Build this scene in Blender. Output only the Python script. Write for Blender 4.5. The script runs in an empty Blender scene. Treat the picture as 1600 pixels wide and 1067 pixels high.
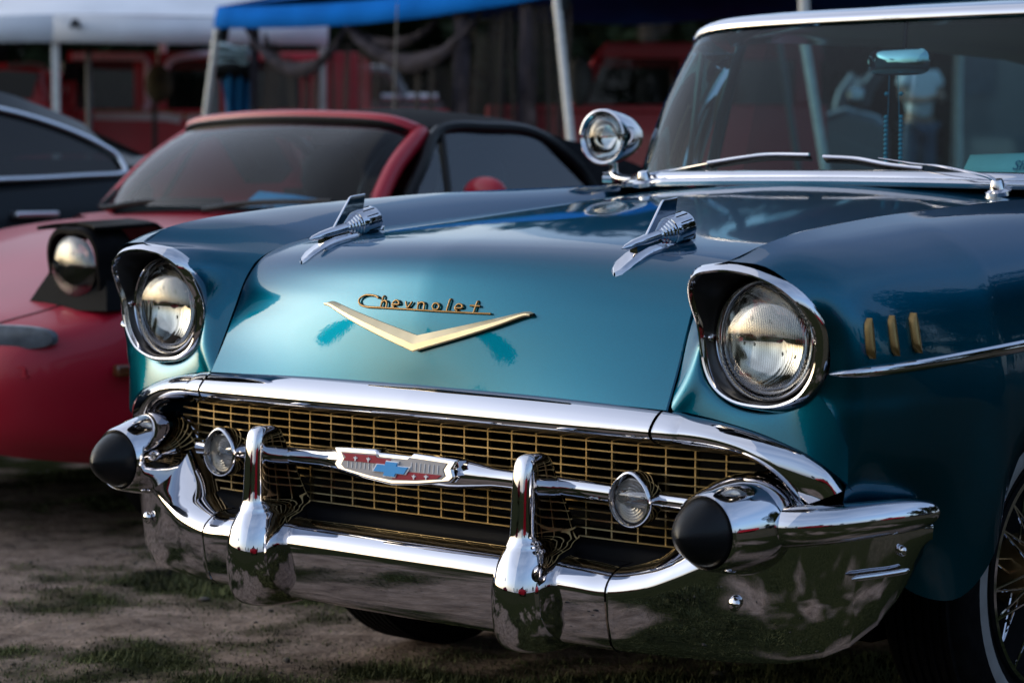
import bpy, bmesh, math, random
from mathutils import Vector, Matrix, noise
R_ = math.radians
random.seed(7)
scene = bpy.context.scene
COL = scene.collection

# ------------------------------------------------------------------ camera
YAW, PITCH = R_(42.169), R_(4.0586)
CAM = Vector((3.0312, -3.1213, 1.13358))
FWD = Vector((-math.sin(YAW)*math.cos(PITCH), math.cos(YAW)*math.cos(PITCH), -math.sin(PITCH)))
RGT = Vector((math.cos(YAW), math.sin(YAW), 0))
UPV = RGT.cross(FWD)
cd = bpy.data.cameras.new('camera')
cd.sensor_width = 36.0; cd.lens = 3900.05/1600*36
cd.clip_start = 0.05; cd.clip_end = 900
cd.dof.use_dof = True; cd.dof.focus_distance = 4.25; cd.dof.aperture_fstop = 5.0
cam = bpy.data.objects.new('camera', cd); COL.objects.link(cam)
cam.matrix_world = Matrix(((RGT.x, UPV.x, -FWD.x, CAM.x), (RGT.y, UPV.y, -FWD.y, CAM.y), (RGT.z, UPV.z, -FWD.z, CAM.z), (0, 0, 0, 1)))
scene.camera = cam

# ------------------------------------------------------------------ sky, sun, exposure
SUN_EL, SUN_AZ = R_(13.0), R_(245.0)      # compass azimuth clockwise from +Y: low in front of the car, image left behind the camera
world = bpy.data.worlds.new('World'); scene.world = world; world.use_nodes = True
wn = world.node_tree; wn.nodes.clear()
wo = wn.nodes.new('ShaderNodeOutputWorld'); bg = wn.nodes.new('ShaderNodeBackground')
sky = wn.nodes.new('ShaderNodeTexSky'); sky.sky_type = 'NISHITA'; sky.sun_disc = False
sky.sun_elevation = SUN_EL; sky.sun_rotation = SUN_AZ
sky.air_density = 1.1; sky.dust_density = 5.0; sky.ozone_density = 4.0; sky.altitude = 200
bg.inputs['Strength'].default_value = 0.15
wn.links.new(bg.outputs[0], wo.inputs[0])
# thin dusk overcast over the clear sky
tc = wn.nodes.new('ShaderNodeTexCoord')
mp = wn.nodes.new('ShaderNodeMapping'); mp.inputs['Scale'].default_value = (1, 1, 3.0)
nz = wn.nodes.new('ShaderNodeTexNoise'); nz.inputs['Scale'].default_value = 1.6; nz.inputs['Detail'].default_value = 5
rp = wn.nodes.new('ShaderNodeValToRGB'); rp.color_ramp.elements[0].position = .3; rp.color_ramp.elements[0].color = (.16, .16, .16, 1)
rp.color_ramp.elements[1].position = .75; rp.color_ramp.elements[1].color = (.46, .46, .46, 1)
mixs = wn.nodes.new('ShaderNodeMix'); mixs.data_type = 'RGBA'
mixs.inputs[7].default_value = (3.0, 3.5, 4.4, 1)
wn.links.new(tc.outputs['Generated'], mp.inputs[0]); wn.links.new(mp.outputs[0], nz.inputs['Vector'])
wn.links.new(nz.outputs[0], rp.inputs[0]); wn.links.new(rp.outputs[0], mixs.inputs[0])
wn.links.new(sky.outputs[0], mixs.inputs[6]); wn.links.new(mixs.outputs[2], bg.inputs[0])
sd = bpy.data.lights.new('sun', 'SUN'); sd.energy = 0.5; sd.angle = R_(140); sd.color = (1.0, .90, .76)
sun = bpy.data.objects.new('sun', sd); COL.objects.link(sun)
sdir = Vector((math.sin(SUN_AZ)*math.cos(SUN_EL), math.cos(SUN_AZ)*math.cos(SUN_EL), math.sin(SUN_EL)))
sun.rotation_euler = sdir.to_track_quat('Z', 'Y').to_euler(); sun.location = (0, 0, 20)
scene.view_settings.view_transform = 'Standard'; scene.view_settings.look = 'None'
scene.view_settings.exposure = 1.05; scene.view_settings.gamma = 1.0
scene.cycles.max_bounces = 10; scene.cycles.glossy_bounces = 6; scene.cycles.transparent_max_bounces = 16
scene.cycles.use_denoising = True
scene.cycles.caustics_reflective = False; scene.cycles.caustics_refractive = False
scene.cycles.sample_clamp_indirect = 4.0

GZ = 0.10            # ground level

# ------------------------------------------------------------------ materials
def mat(name, col, rough=.5, metal=0.0, coat=0.0, coat_r=.03, spec=.5, noise_amt=.08, nscale=30, bump=0, bscale=200, rough_var=0.0, emit=None):
    m = bpy.data.materials.new(name); m.use_nodes = True
    nt = m.node_tree; b = nt.nodes['Principled BSDF']
    b.inputs['Roughness'].default_value = rough; b.inputs['Metallic'].default_value = metal
    b.inputs['Coat Weight'].default_value = coat; b.inputs['Coat Roughness'].default_value = coat_r
    b.inputs['Specular IOR Level'].default_value = spec
    t = nt.nodes.new('ShaderNodeTexCoord')
    n = nt.nodes.new('ShaderNodeTexNoise'); n.inputs['Scale'].default_value = nscale; n.inputs['Detail'].default_value = 4
    nt.links.new(t.outputs['Object'], n.inputs['Vector'])
    r = nt.nodes.new('ShaderNodeValToRGB')
    lo = [max(0, c*(1-noise_amt*1.5)) for c in col]; hi = [min(1, c*(1+noise_amt)) for c in col]
    r.color_ramp.elements[0].color = (*lo, 1); r.color_ramp.elements[1].color = (*hi, 1)
    r.color_ramp.elements[0].position = .3; r.color_ramp.elements[1].position = .7
    nt.links.new(n.outputs[0], r.inputs[0]); nt.links.new(r.outputs[0], b.inputs['Base Color'])
    if rough_var:
        mr = nt.nodes.new('ShaderNodeMapRange'); mr.inputs[1].default_value = .35; mr.inputs[2].default_value = .7
        mr.inputs[3].default_value = rough; mr.inputs[4].default_value = rough+rough_var
        n3 = nt.nodes.new('ShaderNodeTexNoise'); n3.inputs['Scale'].default_value = 9; n3.inputs['Detail'].default_value = 8
        nt.links.new(t.outputs['Object'], n3.inputs['Vector'])
        nt.links.new(n3.outputs[0], mr.inputs[0]); nt.links.new(mr.outputs[0], b.inputs['Roughness'])
    if bump:
        n2 = nt.nodes.new('ShaderNodeTexNoise'); n2.inputs['Scale'].default_value = bscale; n2.inputs['Detail'].default_value = 3
        nt.links.new(t.outputs['Object'], n2.inputs['Vector'])
        bp = nt.nodes.new('ShaderNodeBump'); bp.inputs['Strength'].default_value = bump; bp.inputs['Distance'].default_value = .01
        nt.links.new(n2.outputs[0], bp.inputs['Height']); nt.links.new(bp.outputs[0], b.inputs['Normal'])
    if emit: b.inputs['Emission Color'].default_value = (*emit[0], 1); b.inputs['Emission Strength'].default_value = emit[1]
    return m

def glass_mat(name, tint, refl_rough=.0, ior=1.5, bump=None, dirt=0.0, extra_refl=0.0):
    m = bpy.data.materials.new(name); m.use_nodes = True
    nt = m.node_tree; nt.nodes.clear()
    o = nt.nodes.new('ShaderNodeOutputMaterial'); mx = nt.nodes.new('ShaderNodeMixShader')
    tr = nt.nodes.new('ShaderNodeBsdfTransparent'); tr.inputs[0].default_value = (*tint, 1)
    gl = nt.nodes.new('ShaderNodeBsdfGlossy'); gl.inputs['Roughness'].default_value = refl_rough
    fr = nt.nodes.new('ShaderNodeFresnel'); fr.inputs[0].default_value = ior
    ad = nt.nodes.new('ShaderNodeMath'); ad.operation = 'ADD'; ad.inputs[1].default_value = extra_refl; ad.use_clamp = True
    nt.links.new(fr.outputs[0], ad.inputs[0])
    nt.links.new(ad.outputs[0], mx.inputs[0]); nt.links.new(tr.outputs[0], mx.inputs[1]); nt.links.new(gl.outputs[0], mx.inputs[2])
    out = mx.outputs[0]
    if dirt:
        df = nt.nodes.new('ShaderNodeBsdfDiffuse'); df.inputs[0].default_value = (.35, .36, .36, 1)
        t = nt.nodes.new('ShaderNodeTexCoord'); n = nt.nodes.new('ShaderNodeTexNoise'); n.inputs['Scale'].default_value = 4; n.inputs['Detail'].default_value = 6
        nt.links.new(t.outputs['Object'], n.inputs['Vector'])
        mm = nt.nodes.new('ShaderNodeMath'); mm.operation = 'MULTIPLY'; mm.inputs[1].default_value = dirt
        nt.links.new(n.outputs[0], mm.inputs[0])
        m2 = nt.nodes.new('ShaderNodeMixShader'); nt.links.new(mm.outputs[0], m2.inputs[0]); nt.links.new(out, m2.inputs[1]); nt.links.new(df.outputs[0], m2.inputs[2])
        out = m2.outputs[0]
    if bump:
        kind, scale, strength = bump
        t = nt.nodes.new('ShaderNodeTexCoord'); w = nt.nodes.new('ShaderNodeTexWave')
        w.inputs['Scale'].default_value = scale
        if kind == 'flute': w.wave_type = 'BANDS'; w.bands_direction = 'X'
        else: w.wave_type = 'RINGS'; w.rings_direction = 'Y'
        nt.links.new(t.outputs['Object'], w.inputs['Vector'])
        bp = nt.nodes.new('ShaderNodeBump'); bp.inputs['Strength'].default_value = strength; bp.inputs['Distance'].default_value = .002
        mrt = nt.nodes.new('ShaderNodeMapRange'); mrt.inputs[3].default_value = .62; mrt.inputs[4].default_value = 1.0
        vm = nt.nodes.new('ShaderNodeVectorMath'); vm.operation = 'SCALE'; vm.inputs[0].default_value = tint
        nt.links.new(w.outputs['Fac'], mrt.inputs[0]); nt.links.new(mrt.outputs[0], vm.inputs['Scale']); nt.links.new(vm.outputs[0], tr.inputs[0])  # tint darkened in bands, standing in for refraction through the flutes
        nt.links.new(w.outputs['Fac'], bp.inputs['Height']); nt.links.new(bp.outputs[0], gl.inputs['Normal']); nt.links.new(bp.outputs[0], fr.inputs['Normal'])
    nt.links.new(out, o.inputs[0])
    return m

M = {}
M['teal'] = mat('teal_metallic_paint', (.0001, .082, .132), rough=.33, metal=.97, coat=.85, coat_r=.02, noise_amt=.10, nscale=700)
tb = M['teal'].node_tree.nodes['Principled BSDF']; tb.inputs['Coat IOR'].default_value = 1.44; tb.inputs['Specular Tint'].default_value = (.03, .36, .48, 1)
nt = M['teal'].node_tree; t = next(q for q in nt.nodes if q.type == 'TEX_COORD'); n = nt.nodes.new('ShaderNodeTexNoise'); n.inputs['Scale'].default_value = 160; n.inputs['Detail'].default_value = 2
nt.links.new(t.outputs['Object'], n.inputs['Vector']); bp = nt.nodes.new('ShaderNodeBump'); bp.inputs['Strength'].default_value = .012; bp.inputs['Distance'].default_value = .004
nt.links.new(n.outputs[0], bp.inputs['Height']); nt.links.new(bp.outputs[0], tb.inputs['Coat Normal'])
M['chrome'] = mat('chrome', (.57, .57, .605), rough=.015, metal=1.0, noise_amt=.02, nscale=6, rough_var=.025)
M['gold'] = mat('gold_anodised', (.38, .26, .11), rough=.32, metal=.9, noise_amt=.12, nscale=60)
M['gold_dull'] = mat('aged_gold_plate', (.30, .18, .07), rough=.33, metal=.9, noise_amt=.1, nscale=60)
M['louvre_gold'] = mat('dull_gold_louvre', (.24, .155, .06), rough=.34, metal=.85, noise_amt=.1, nscale=40)
M['cream_gold'] = mat('satin_gold_plate', (.70, .58, .36), rough=.42, metal=.75, noise_amt=.06, nscale=25)
M['rubber'] = mat('black_rubber', (.004, .0045, .0055), rough=.36, spec=.22, noise_amt=.2, nscale=20, bump=.05, bscale=300)
M['black'] = mat('black_paint', (.003, .003, .0035), rough=.6, spec=.06, noise_amt=.2)
M['gunmetal'] = mat('grey_brown_paint', (.075, .068, .064), rough=.35, metal=.2, noise_amt=.15)
M['tyre'] = mat('tyre_rubber', (.004, .004, .0045), rough=.85, spec=.06, noise_amt=.3, nscale=40, bump=.1, bscale=120)
M['whitewall'] = mat('whitewall', (.20, .20, .20), rough=.6, noise_amt=.1)
M['dark_in'] = mat('dark_interior', (.006, .008, .009), rough=.8, spec=.1)
M['teal_trim'] = mat('teal_interior_vinyl', (.010, .07, .085), rough=.6)
M['white_enamel'] = mat('white_enamel', (.66, .66, .68), rough=.5, spec=.15, noise_amt=.04)
M['grey_enamel'] = mat('grey_enamel', (.34, .32, .32), rough=.55, spec=.15, noise_amt=.06)
M['red_enamel'] = mat('red_enamel', (.26, .012, .03), rough=.5, spec=.15, noise_amt=.05)
M['blue_enamel'] = mat('blue_enamel', (.04, .27, .60), rough=.5, spec=.15, noise_amt=.05)
M['glass'] = glass_mat('tinted_windscreen', (.42, .70, .74), dirt=.003, ior=1.24)
M['side_glass'] = glass_mat('side_window', (.72, .82, .84), dirt=.05)
M['dark_glass'] = glass_mat('dark_window', (.10, .13, .14), dirt=.03)
M['mid_glass'] = glass_mat('roadster_glass', (.60, .74, .80), dirt=.008, ior=1.32)
M['pale_glass'] = glass_mat('roadster_side_glass', (.66, .76, .80), dirt=.02, ior=1.85)
M['lens'] = glass_mat('headlamp_lens', (.93, .93, .9), bump=('flute', 95, .12), extra_refl=.13)
M['park_lens'] = glass_mat('parking_lens', (.78, .76, .74), dirt=.28, extra_refl=.05)  # dirt slot carries a pale diffuse veil that brightens the clear lens
M['park_reflector'] = mat('park_reflector', (.55, .52, .50), rough=.3, metal=.9, noise_amt=.03)
M['clear'] = glass_mat('clear_lens', (.9, .9, .88), extra_refl=.03)
M['reflector'] = mat('lamp_reflector', (.93, .92, .90), rough=.04, metal=1.0, noise_amt=.03)
M['red_paint'] = mat('red_car_paint', (.34, .007, .022), rough=.4, coat=.2, spec=.3, coat_r=.04, noise_amt=.05, nscale=3)
M['soft_top'] = mat('black_soft_top', (.009, .010, .012), rough=.9, spec=.1, noise_amt=.25, nscale=60, bump=.1, bscale=400)
M['sedan_paint'] = mat('blue_grey_paint', (.008, .012, .015), rough=.5, metal=.2, coat=.12, spec=.2, coat_r=.1, noise_amt=.04)
M['trim_bright'] = mat('satin_trim', (.62, .64, .68), rough=.28, metal=.9, noise_amt=.04)
M['lampgrey'] = mat('smoked_lens', (.085, .10, .12), rough=.3, coat=.1, spec=.3, noise_amt=.2)
M['amber'] = mat('amber_lens', (.09, .025, .006), rough=.3, coat=.4, noise_amt=.2)
M['firered'] = mat('fire_engine_red', (.50, .022, .034), rough=.4, coat=.15, noise_amt=.08, nscale=2)
M['stripe_white'] = mat('stripe_white', (.70, .66, .64), rough=.5)
M['stripe_gold'] = mat('stripe_gold', (.40, .20, .05), rough=.4)
M['pink_trim'] = mat('aluminium_trim', (.80, .60, .67), rough=.5, metal=.0)
M['white_cloth'] = mat('white_canopy_cloth', (.70, .71, .74), rough=.9, spec=.1, noise_amt=.06, nscale=3, bump=.06, bscale=12)
M['blue_cloth'] = mat('blue_canopy_cloth', (.002, .11, .42), rough=.95, spec=.05, noise_amt=.12, nscale=3, bump=.06, bscale=12)
M['pole'] = mat('painted_steel_pole', (.55, .55, .52), rough=.45, noise_amt=.1)
M['pole_dark'] = mat('grey_pole', (.08, .085, .085), rough=.5)
M['logo'] = mat('black_print', (.015, .016, .02), rough=.8)
M['signblue'] = mat('blue_card', (.05, .40, .66), rough=.8)
M['signink'] = mat('dark_blue_ink', (.01, .10, .2), rough=.8)
M['paper'] = mat('pale_card', (.45, .62, .62), rough=.85, noise_amt=.03)
M['bluejacket'] = mat('blue_fabric', (.004, .12, .26), rough=.9, noise_amt=.2, nscale=12)
M['paleblue'] = mat('pale_blue_fabric', (.40, .55, .60), rough=.9, noise_amt=.15, nscale=14)
M['olive'] = mat('olive_sacking', (.05, .038, .013), rough=.9, noise_amt=.4, nscale=14)
M['skin'] = mat('skin', (.30, .17, .12), rough=.5)
M['hair'] = mat('dark_hair', (.012, .009, .008), rough=.5)
M['tee'] = mat('white_tee', (.75, .76, .78), rough=.9)
M['denim'] = mat('denim', (.04, .075, .12), rough=.9, noise_amt=.2)
M['silver'] = mat('silver_paint', (.10, .105, .115), rough=.4, metal=.1, coat=1)
M['bead'] = mat('turquoise_bead', (.02, .30, .42), rough=.2, coat=.8)
M['bark'] = mat('bark', (.05, .038, .028), rough=.9, noise_amt=.4, nscale=12, bump=.5, bscale=20)
M['leaf'] = mat('tree_leaves', (.018, .027, .011), rough=.8, spec=.1, noise_amt=.5, nscale=.9)
M['stone'] = mat('field_stone', (.075, .062, .05), rough=.9, noise_amt=.4, nscale=40)
M['underbody'] = mat('underbody', (.003, .003, .003), rough=1, spec=0)

# mesh netting: fine woven net, half open
m = bpy.data.materials.new('dark_netting'); m.use_nodes = True; nt = m.node_tree
b = nt.nodes['Principled BSDF']; b.inputs['Base Color'].default_value = (.006, .0055, .007, 1); b.inputs['Roughness'].default_value = .9
t = nt.nodes.new('ShaderNodeTexCoord'); n = nt.nodes.new('ShaderNodeTexNoise'); n.inputs['Scale'].default_value = 5
nt.links.new(t.outputs['Object'], n.inputs['Vector'])
mr = nt.nodes.new('ShaderNodeMapRange'); mr.inputs[3].default_value = .35; mr.inputs[4].default_value = .62
nt.links.new(n.outputs[0], mr.inputs[0]); nt.links.new(mr.outputs[0], b.inputs['Alpha']); M['net'] = m
M['net_fold'] = mat('bunched_netting', (.038, .034, .042), rough=.95, spec=.1, noise_amt=.35, nscale=10)

# ------------------------------------------------------------------ mesh helpers
def cr(pts, n, closed=False):
    """Catmull-Rom through pts, n samples in all"""
    P = [Vector(p) for p in pts]; k = len(P); out = []
    segs = k if closed else k-1
    for i in range(n):
        u = i/(n if closed else n-1)*segs; j = min(int(u), segs-1); f = u-j
        if closed: a, b_, c_, d_ = P[(j-1) % k], P[j % k], P[(j+1) % k], P[(j+2) % k]
        else:
            b_, c_ = P[j], P[j+1]; a = P[j-1] if j > 0 else b_*2-c_; d_ = P[j+2] if j+2 < k else c_*2-b_
        out.append(.5*((2*b_)+(c_-a)*f+(2*a-5*b_+4*c_-d_)*f*f+(3*b_-a-3*c_+d_)*f**3))
    return out

def interp(x, xs, ys):
    if x <= xs[0]: return ys[0]
    for i in range(len(xs)-1):
        if x <= xs[i+1]:
            f = (x-xs[i])/(xs[i+1]-xs[i]); return ys[i]+(ys[i+1]-ys[i])*f
    return ys[-1]

WL = {}
class MB:
    def __init__(self): self.v = []; self.f = []
    def grid(self, rows, close_u=False, close_v=False):
        o = len(self.v); nr, nc = len(rows), len(rows[0])
        for r in rows: self.v += [Vector(p) for p in r]
        for i in range(nr if close_v else nr-1):
            for j in range(nc if close_u else nc-1):
                a = o+i*nc+j; b_ = o+i*nc+(j+1) % nc; c_ = o+((i+1) % nr)*nc+(j+1) % nc; d_ = o+((i+1) % nr)*nc+j
                self.f.append((a, b_, c_, d_))
        return self
    def cap(self, ring):
        o = len(self.v); self.v += [Vector(p) for p in ring]; self.f.append(tuple(range(o, o+len(ring)))); return self
    def tube(self, path, rad, n=10, caps=True, flat=None):
        """rad: number or list; flat=(axis vector, factor) squashes the section along axis"""
        P = [Vector(p) for p in path]; k = len(P)
        rs = rad if isinstance(rad, (list, tuple)) else [rad]*k
        rows = []; prev = None
        for i in range(k):
            tg = (P[min(i+1, k-1)]-P[max(i-1, 0)]).normalized()
            if prev is None:
                h = Vector((0, 0, 1)) if abs(tg.z) < .9 else Vector((1, 0, 0))
                prev = (h-tg*h.dot(tg)).normalized()
            else: prev = (prev-tg*prev.dot(tg)).normalized()
            bn = tg.cross(prev); row = []
            for j in range(n):
                a = 2*math.pi*j/n; off = (prev*math.cos(a)+bn*math.sin(a))*rs[i]
                if flat: ax = Vector(flat[0]).normalized(); off -= ax*off.dot(ax)*(1-flat[1])
                row.append(P[i]+off)
            rows.append(row)
        self.grid(rows, close_u=True)
        if caps: self.cap(list(reversed(rows[0]))); self.cap(rows[-1])
        return self
    def lathe(self, prof, org, axis, n=32, rfun=None, up=(0, 0, 1)):
        """prof: (distance along axis, radius)"""
        org = Vector(org); ax = Vector(axis).normalized(); u = Vector(up); u = (u-ax*u.dot(ax)).normalized(); w = ax.cross(u)
        rows = []
        for d, r in prof:
            rows.append([org+ax*d+(u*math.cos(2*math.pi*j/n)+w*math.sin(2*math.pi*j/n))*r*(rfun(2*math.pi*j/n) if rfun else 1) for j in range(n)])
        self.grid(rows, close_u=True); return self
    def box(self, lo, hi):
        x0, y0, z0 = lo; x1, y1, z1 = hi; o = len(self.v)
        self.v += [Vector(p) for p in ((x0, y0, z0), (x1, y0, z0), (x1, y1, z0), (x0, y1, z0), (x0, y0, z1), (x1, y0, z1), (x1, y1, z1), (x0, y1, z1))]
        for q in ((0, 3, 2, 1), (4, 5, 6, 7), (0, 1, 5, 4), (1, 2, 6, 5), (2, 3, 7, 6), (3, 0, 4, 7)): self.f.append(tuple(o+i for i in q))
        return self
    def prism(self, poly, d):
        """extrude a planar polygon (list of 3-D points) by vector d"""
        d = Vector(d); a = [Vector(p) for p in poly]; o = len(self.v); n = len(a)
        self.v += a+[p+d for p in a]
        self.f.append(tuple(range(o+n-1, o-1, -1))); self.f.append(tuple(range(o+n, o+2*n)))
        for i in range(n): j = (i+1) % n; self.f.append((o+i, o+j, o+n+j, o+n+i))
        return self
    def ball(self, c, r, seg=12, rings=8, scale=(1, 1, 1)):
        c = Vector(c); rows = []
        for i in range(rings+1):
            th = math.pi*(i+.02 if i == 0 else i-.02 if i == rings else i)/rings
            rows.append([c+Vector((math.sin(th)*math.cos(2*math.pi*j/seg)*r*scale[0], math.sin(th)*math.sin(2*math.pi*j/seg)*r*scale[1], math.cos(th)*r*scale[2])) for j in range(seg)])
        return self.grid(rows, close_u=True)
    def mirror(self):
        m_ = MB(); m_.v = [Vector((-p.x, p.y, p.z)) for p in self.v]; m_.f = [tuple(reversed(f)) for f in self.f]; return m_
    def add(self, o):
        k = len(self.v); self.v += [p.copy() for p in o.v]; self.f += [tuple(i+k for i in f) for f in o.f]; return self
    def side(self, s): return self if s > 0 else self.mirror()
    def build(self, name, material, parent=None, smooth=True, angle=40, solid=0, bevel=0, recalc=True, subsurf=0, local=False, weld=1e-5):
        me = bpy.data.meshes.new(name)
        off = WL.get(parent.name, Vector((0, 0, 0))) if (parent is not None and not local) else Vector((0, 0, 0))
        me.from_pydata([tuple(p-off) for p in self.v], [], self.f)
        bm = bmesh.new(); bm.from_mesh(me)
        if weld: bmesh.ops.remove_doubles(bm, verts=bm.verts, dist=weld)
        if recalc: bmesh.ops.recalc_face_normals(bm, faces=bm.faces)
        bm.to_mesh(me); bm.free()
        if smooth:
            me.shade_smooth()
            if angle < 180: me.set_sharp_from_angle(angle=R_(angle))
        me.materials.append(M[material] if isinstance(material, str) else material)
        o = bpy.data.objects.new(name, me); COL.objects.link(o)
        if parent is not None: o.parent = parent
        WL[o.name] = off
        if solid: md = o.modifiers.new('solid', 'SOLIDIFY'); md.thickness = solid; md.offset = -1
        if bevel: md = o.modifiers.new('bevel', 'BEVEL'); md.width = bevel; md.segments = 2; md.limit_method = 'ANGLE'; md.angle_limit = R_(35)
        if subsurf: md = o.modifiers.new('sub', 'SUBSURF'); md.levels = subsurf; md.render_levels = subsurf
        return o

def thing(name, label, cat, loc=(0, 0, 0), rotz=0, group=None):
    o = bpy.data.objects.new(name, None); COL.objects.link(o); o.empty_display_size = .2
    o.location = loc; o.rotation_euler = (0, 0, rotz); WL[o.name] = Vector(loc)
    o['label'] = label; o['category'] = cat
    if group: o['group'] = group
    return o
def tag(o, label, cat, group=None, kind=None):
    o['label'] = label; o['category'] = cat
    if group: o['group'] = group
    if kind: o['kind'] = kind
    return o
def copy_tree(o, parent=None):
    c_ = o.copy(); COL.objects.link(c_); c_.parent = parent
    for ch in list(o.children): copy_tree(ch, c_)
    return c_
def text_mesh(body, size, depth):
    """flat lettering as mesh data: returns MB in local XZ plane facing -Y, centred"""
    cu = bpy.data.curves.new('t', 'FONT'); cu.body = body; cu.size = size; cu.extrude = depth; cu.align_x = 'CENTER'; cu.resolution_u = 3
    ob = bpy.data.objects.new('t', cu); COL.objects.link(ob)
    me = bpy.data.meshes.new_from_object(ob.evaluated_get(bpy.context.evaluated_depsgraph_get()))
    k = MB(); k.v = [Vector((p.co.x, -p.co.z, p.co.y)) for p in me.vertices]; k.f = [tuple(p.vertices) for p in me.polygons]
    bpy.data.objects.remove(ob); bpy.data.curves.remove(cu); bpy.data.meshes.remove(me)
    return k

#@@GROUND
# ------------------------------------------------------------------ ground
def veg(x, y):
    a = noise.noise(Vector((x*.9, y*.9, 3.1)))+.55*noise.noise(Vector((x*2.7, y*2.7, 9.0)))+.3*noise.noise(Vector((x*8, y*8, 5.0)))
    return a+.10
def gh(x, y):
    return .012*noise.noise(Vector((x*1.7, y*1.7, 0)))+.009*noise.noise(Vector((x*6, y*6, 2)))+.006*noise.noise(Vector((x*19, y*19, 4)))+.002*noise.noise(Vector((x*47, y*47, 7)))
def spaced(lo, hi, step, far):
    a = []; v = lo
    while v < hi: a.append(v); v += step
    l, r = [], []; s = step; q = lo
    while q > -far: s *= 1.5; q -= s; l.append(q)
    s = step; q = hi
    while q < far: r.append(q); s *= 1.5; q += s
    return list(reversed(l))+a+r
gx = spaced(-4.2, 1.6, .03, 320); gy = spaced(-1.2, 3.0, .03, 320)
gm = bpy.data.meshes.new('ground'); gv = []; gf = []
for y in gy:
    for x in gx:
        near = max(0, min(1, 1.5-max(abs(x+1.3)-3.0, abs(y-.9)-2.2, 0)))
        gv.append((x, y, GZ+gh(x, y)*near))
nx = len(gx)
for j in range(len(gy)-1):
    for i in range(nx-1): a = j*nx+i; gf.append((a, a+1, a+nx+1, a+nx))
gm.from_pydata(gv, [], gf); gm.shade_smooth()
at = gm.attributes.new('grass', 'FLOAT', 'POINT')
def gmask(p):
    if max(abs(p[0]+1.3)-3.4, abs(p[1]-.9)-2.6) > 0: return .80 if p[1] < 0 else .68
    return max(0, min(1, .5+veg(p[0], p[1])*1.6+.35*min(1, max(0, (p[0]-.6)/.7))+(.42*min(1, max(0, (-.5-p[1])/.8)) if p[1] < -.5 else 0)))
at.data.foreach_set('value', [gmask(p) for p in gv])
m = bpy.data.materials.new('dirt_and_grass'); m.use_nodes = True; nt = m.node_tree; b = nt.nodes['Principled BSDF']; b.inputs['Roughness'].default_value = .95; b.inputs['Specular IOR Level'].default_value = 0
t = nt.nodes.new('ShaderNodeTexCoord')
n1 = nt.nodes.new('ShaderNodeTexNoise'); n1.inputs['Scale'].default_value = 14; n1.inputs['Detail'].default_value = 9; n1.inputs['Roughness'].default_value = .7
n2 = nt.nodes.new('ShaderNodeTexNoise'); n2.inputs['Scale'].default_value = 70; n2.inputs['Detail'].default_value = 6
for q in (n1, n2): nt.links.new(t.outputs['Object'], q.inputs['Vector'])
r1 = nt.nodes.new('ShaderNodeValToRGB'); r1.color_ramp.elements[0].color = (.095, .068, .052, 1); r1.color_ramp.elements[0].position = .3
r1.color_ramp.elements[1].color = (.35, .262, .205, 1); r1.color_ramp.elements[1].position = .75
r2 = nt.nodes.new('ShaderNodeValToRGB'); r2.color_ramp.elements[0].color = (.012, .015, .006, 1); r2.color_ramp.elements[0].position = .3
r2.color_ramp.elements[1].color = (.045, .048, .02, 1); r2.color_ramp.elements[1].position = .75
nt.links.new(n1.outputs[0], r1.inputs[0]); nt.links.new(n2.outputs[0], r2.inputs[0])
an = nt.nodes.new('ShaderNodeAttribute'); an.attribute_name = 'grass'
rr = nt.nodes.new('ShaderNodeValToRGB'); rr.color_ramp.elements[0].position = .30; rr.color_ramp.elements[1].position = .80
ad = nt.nodes.new('ShaderNodeMath'); ad.operation = 'MULTIPLY_ADD'; ad.inputs[1].default_value = .45; nt.links.new(n2.outputs[0], ad.inputs[0])
sb = nt.nodes.new('ShaderNodeMath'); sb.operation = 'SUBTRACT'; sb.inputs[1].default_value = .22; nt.links.new(an.outputs['Fac'], sb.inputs[0]); nt.links.new(sb.outputs[0], ad.inputs[2])
nt.links.new(ad.outputs[0], rr.inputs[0])
mx = nt.nodes.new('ShaderNodeMix'); mx.data_type = 'RGBA'
nt.links.new(rr.outputs[0], mx.inputs[0]); nt.links.new(r1.outputs[0], mx.inputs[6]); nt.links.new(r2.outputs[0], mx.inputs[7]); nt.links.new(mx.outputs[2], b.inputs['Base Color'])
bp = nt.nodes.new('ShaderNodeBump'); bp.inputs['Strength'].default_value = .7; bp.inputs['Distance'].default_value = .012
nt.links.new(n2.outputs[0], bp.inputs['Height']); nt.links.new(bp.outputs[0], b.inputs['Normal'])
gm.materials.append(m)
go = bpy.data.objects.new('ground', gm); COL.objects.link(go); go['kind'] = 'structure'

gmat = mat('grass_blades', (.085, .092, .036), rough=.85, noise_amt=.7, nscale=7, spec=.2)
gb = MB(); rg = random.Random(3)
cnt = 0
while cnt < 130000:
    x, y = rg.uniform(-3.6, 1.0), rg.uniform(-.95, 2.4)
    w_ = veg(x, y)
    if w_ < .0 + rg.uniform(-.34, .22): continue
    cnt += 1
    h = rg.uniform(.005, .018)*(1.4 if w_ > .25 else .8 if w_ > 0 else .5); a = rg.uniform(0, 6.283); lean = rg.uniform(.2, 1.0)*h; wd = rg.uniform(.0013, .003)
    z = GZ+gh(x, y)-.002; dx, dy = math.cos(a), math.sin(a); o = len(gb.v)
    gb.v += [Vector((x-dy*wd, y+dx*wd, z)), Vector((x+dy*wd, y-dx*wd, z)), Vector((x+dx*lean, y+dy*lean, z+h))]; gb.f.append((o, o+1, o+2))
g = gb.build('grass', gmat, smooth=False, recalc=False, weld=0); g['kind'] = 'stuff'; g['label'] = 'short dry grass in tufts on the bare earth'; g['category'] = 'grass'
pb = MB()
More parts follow.
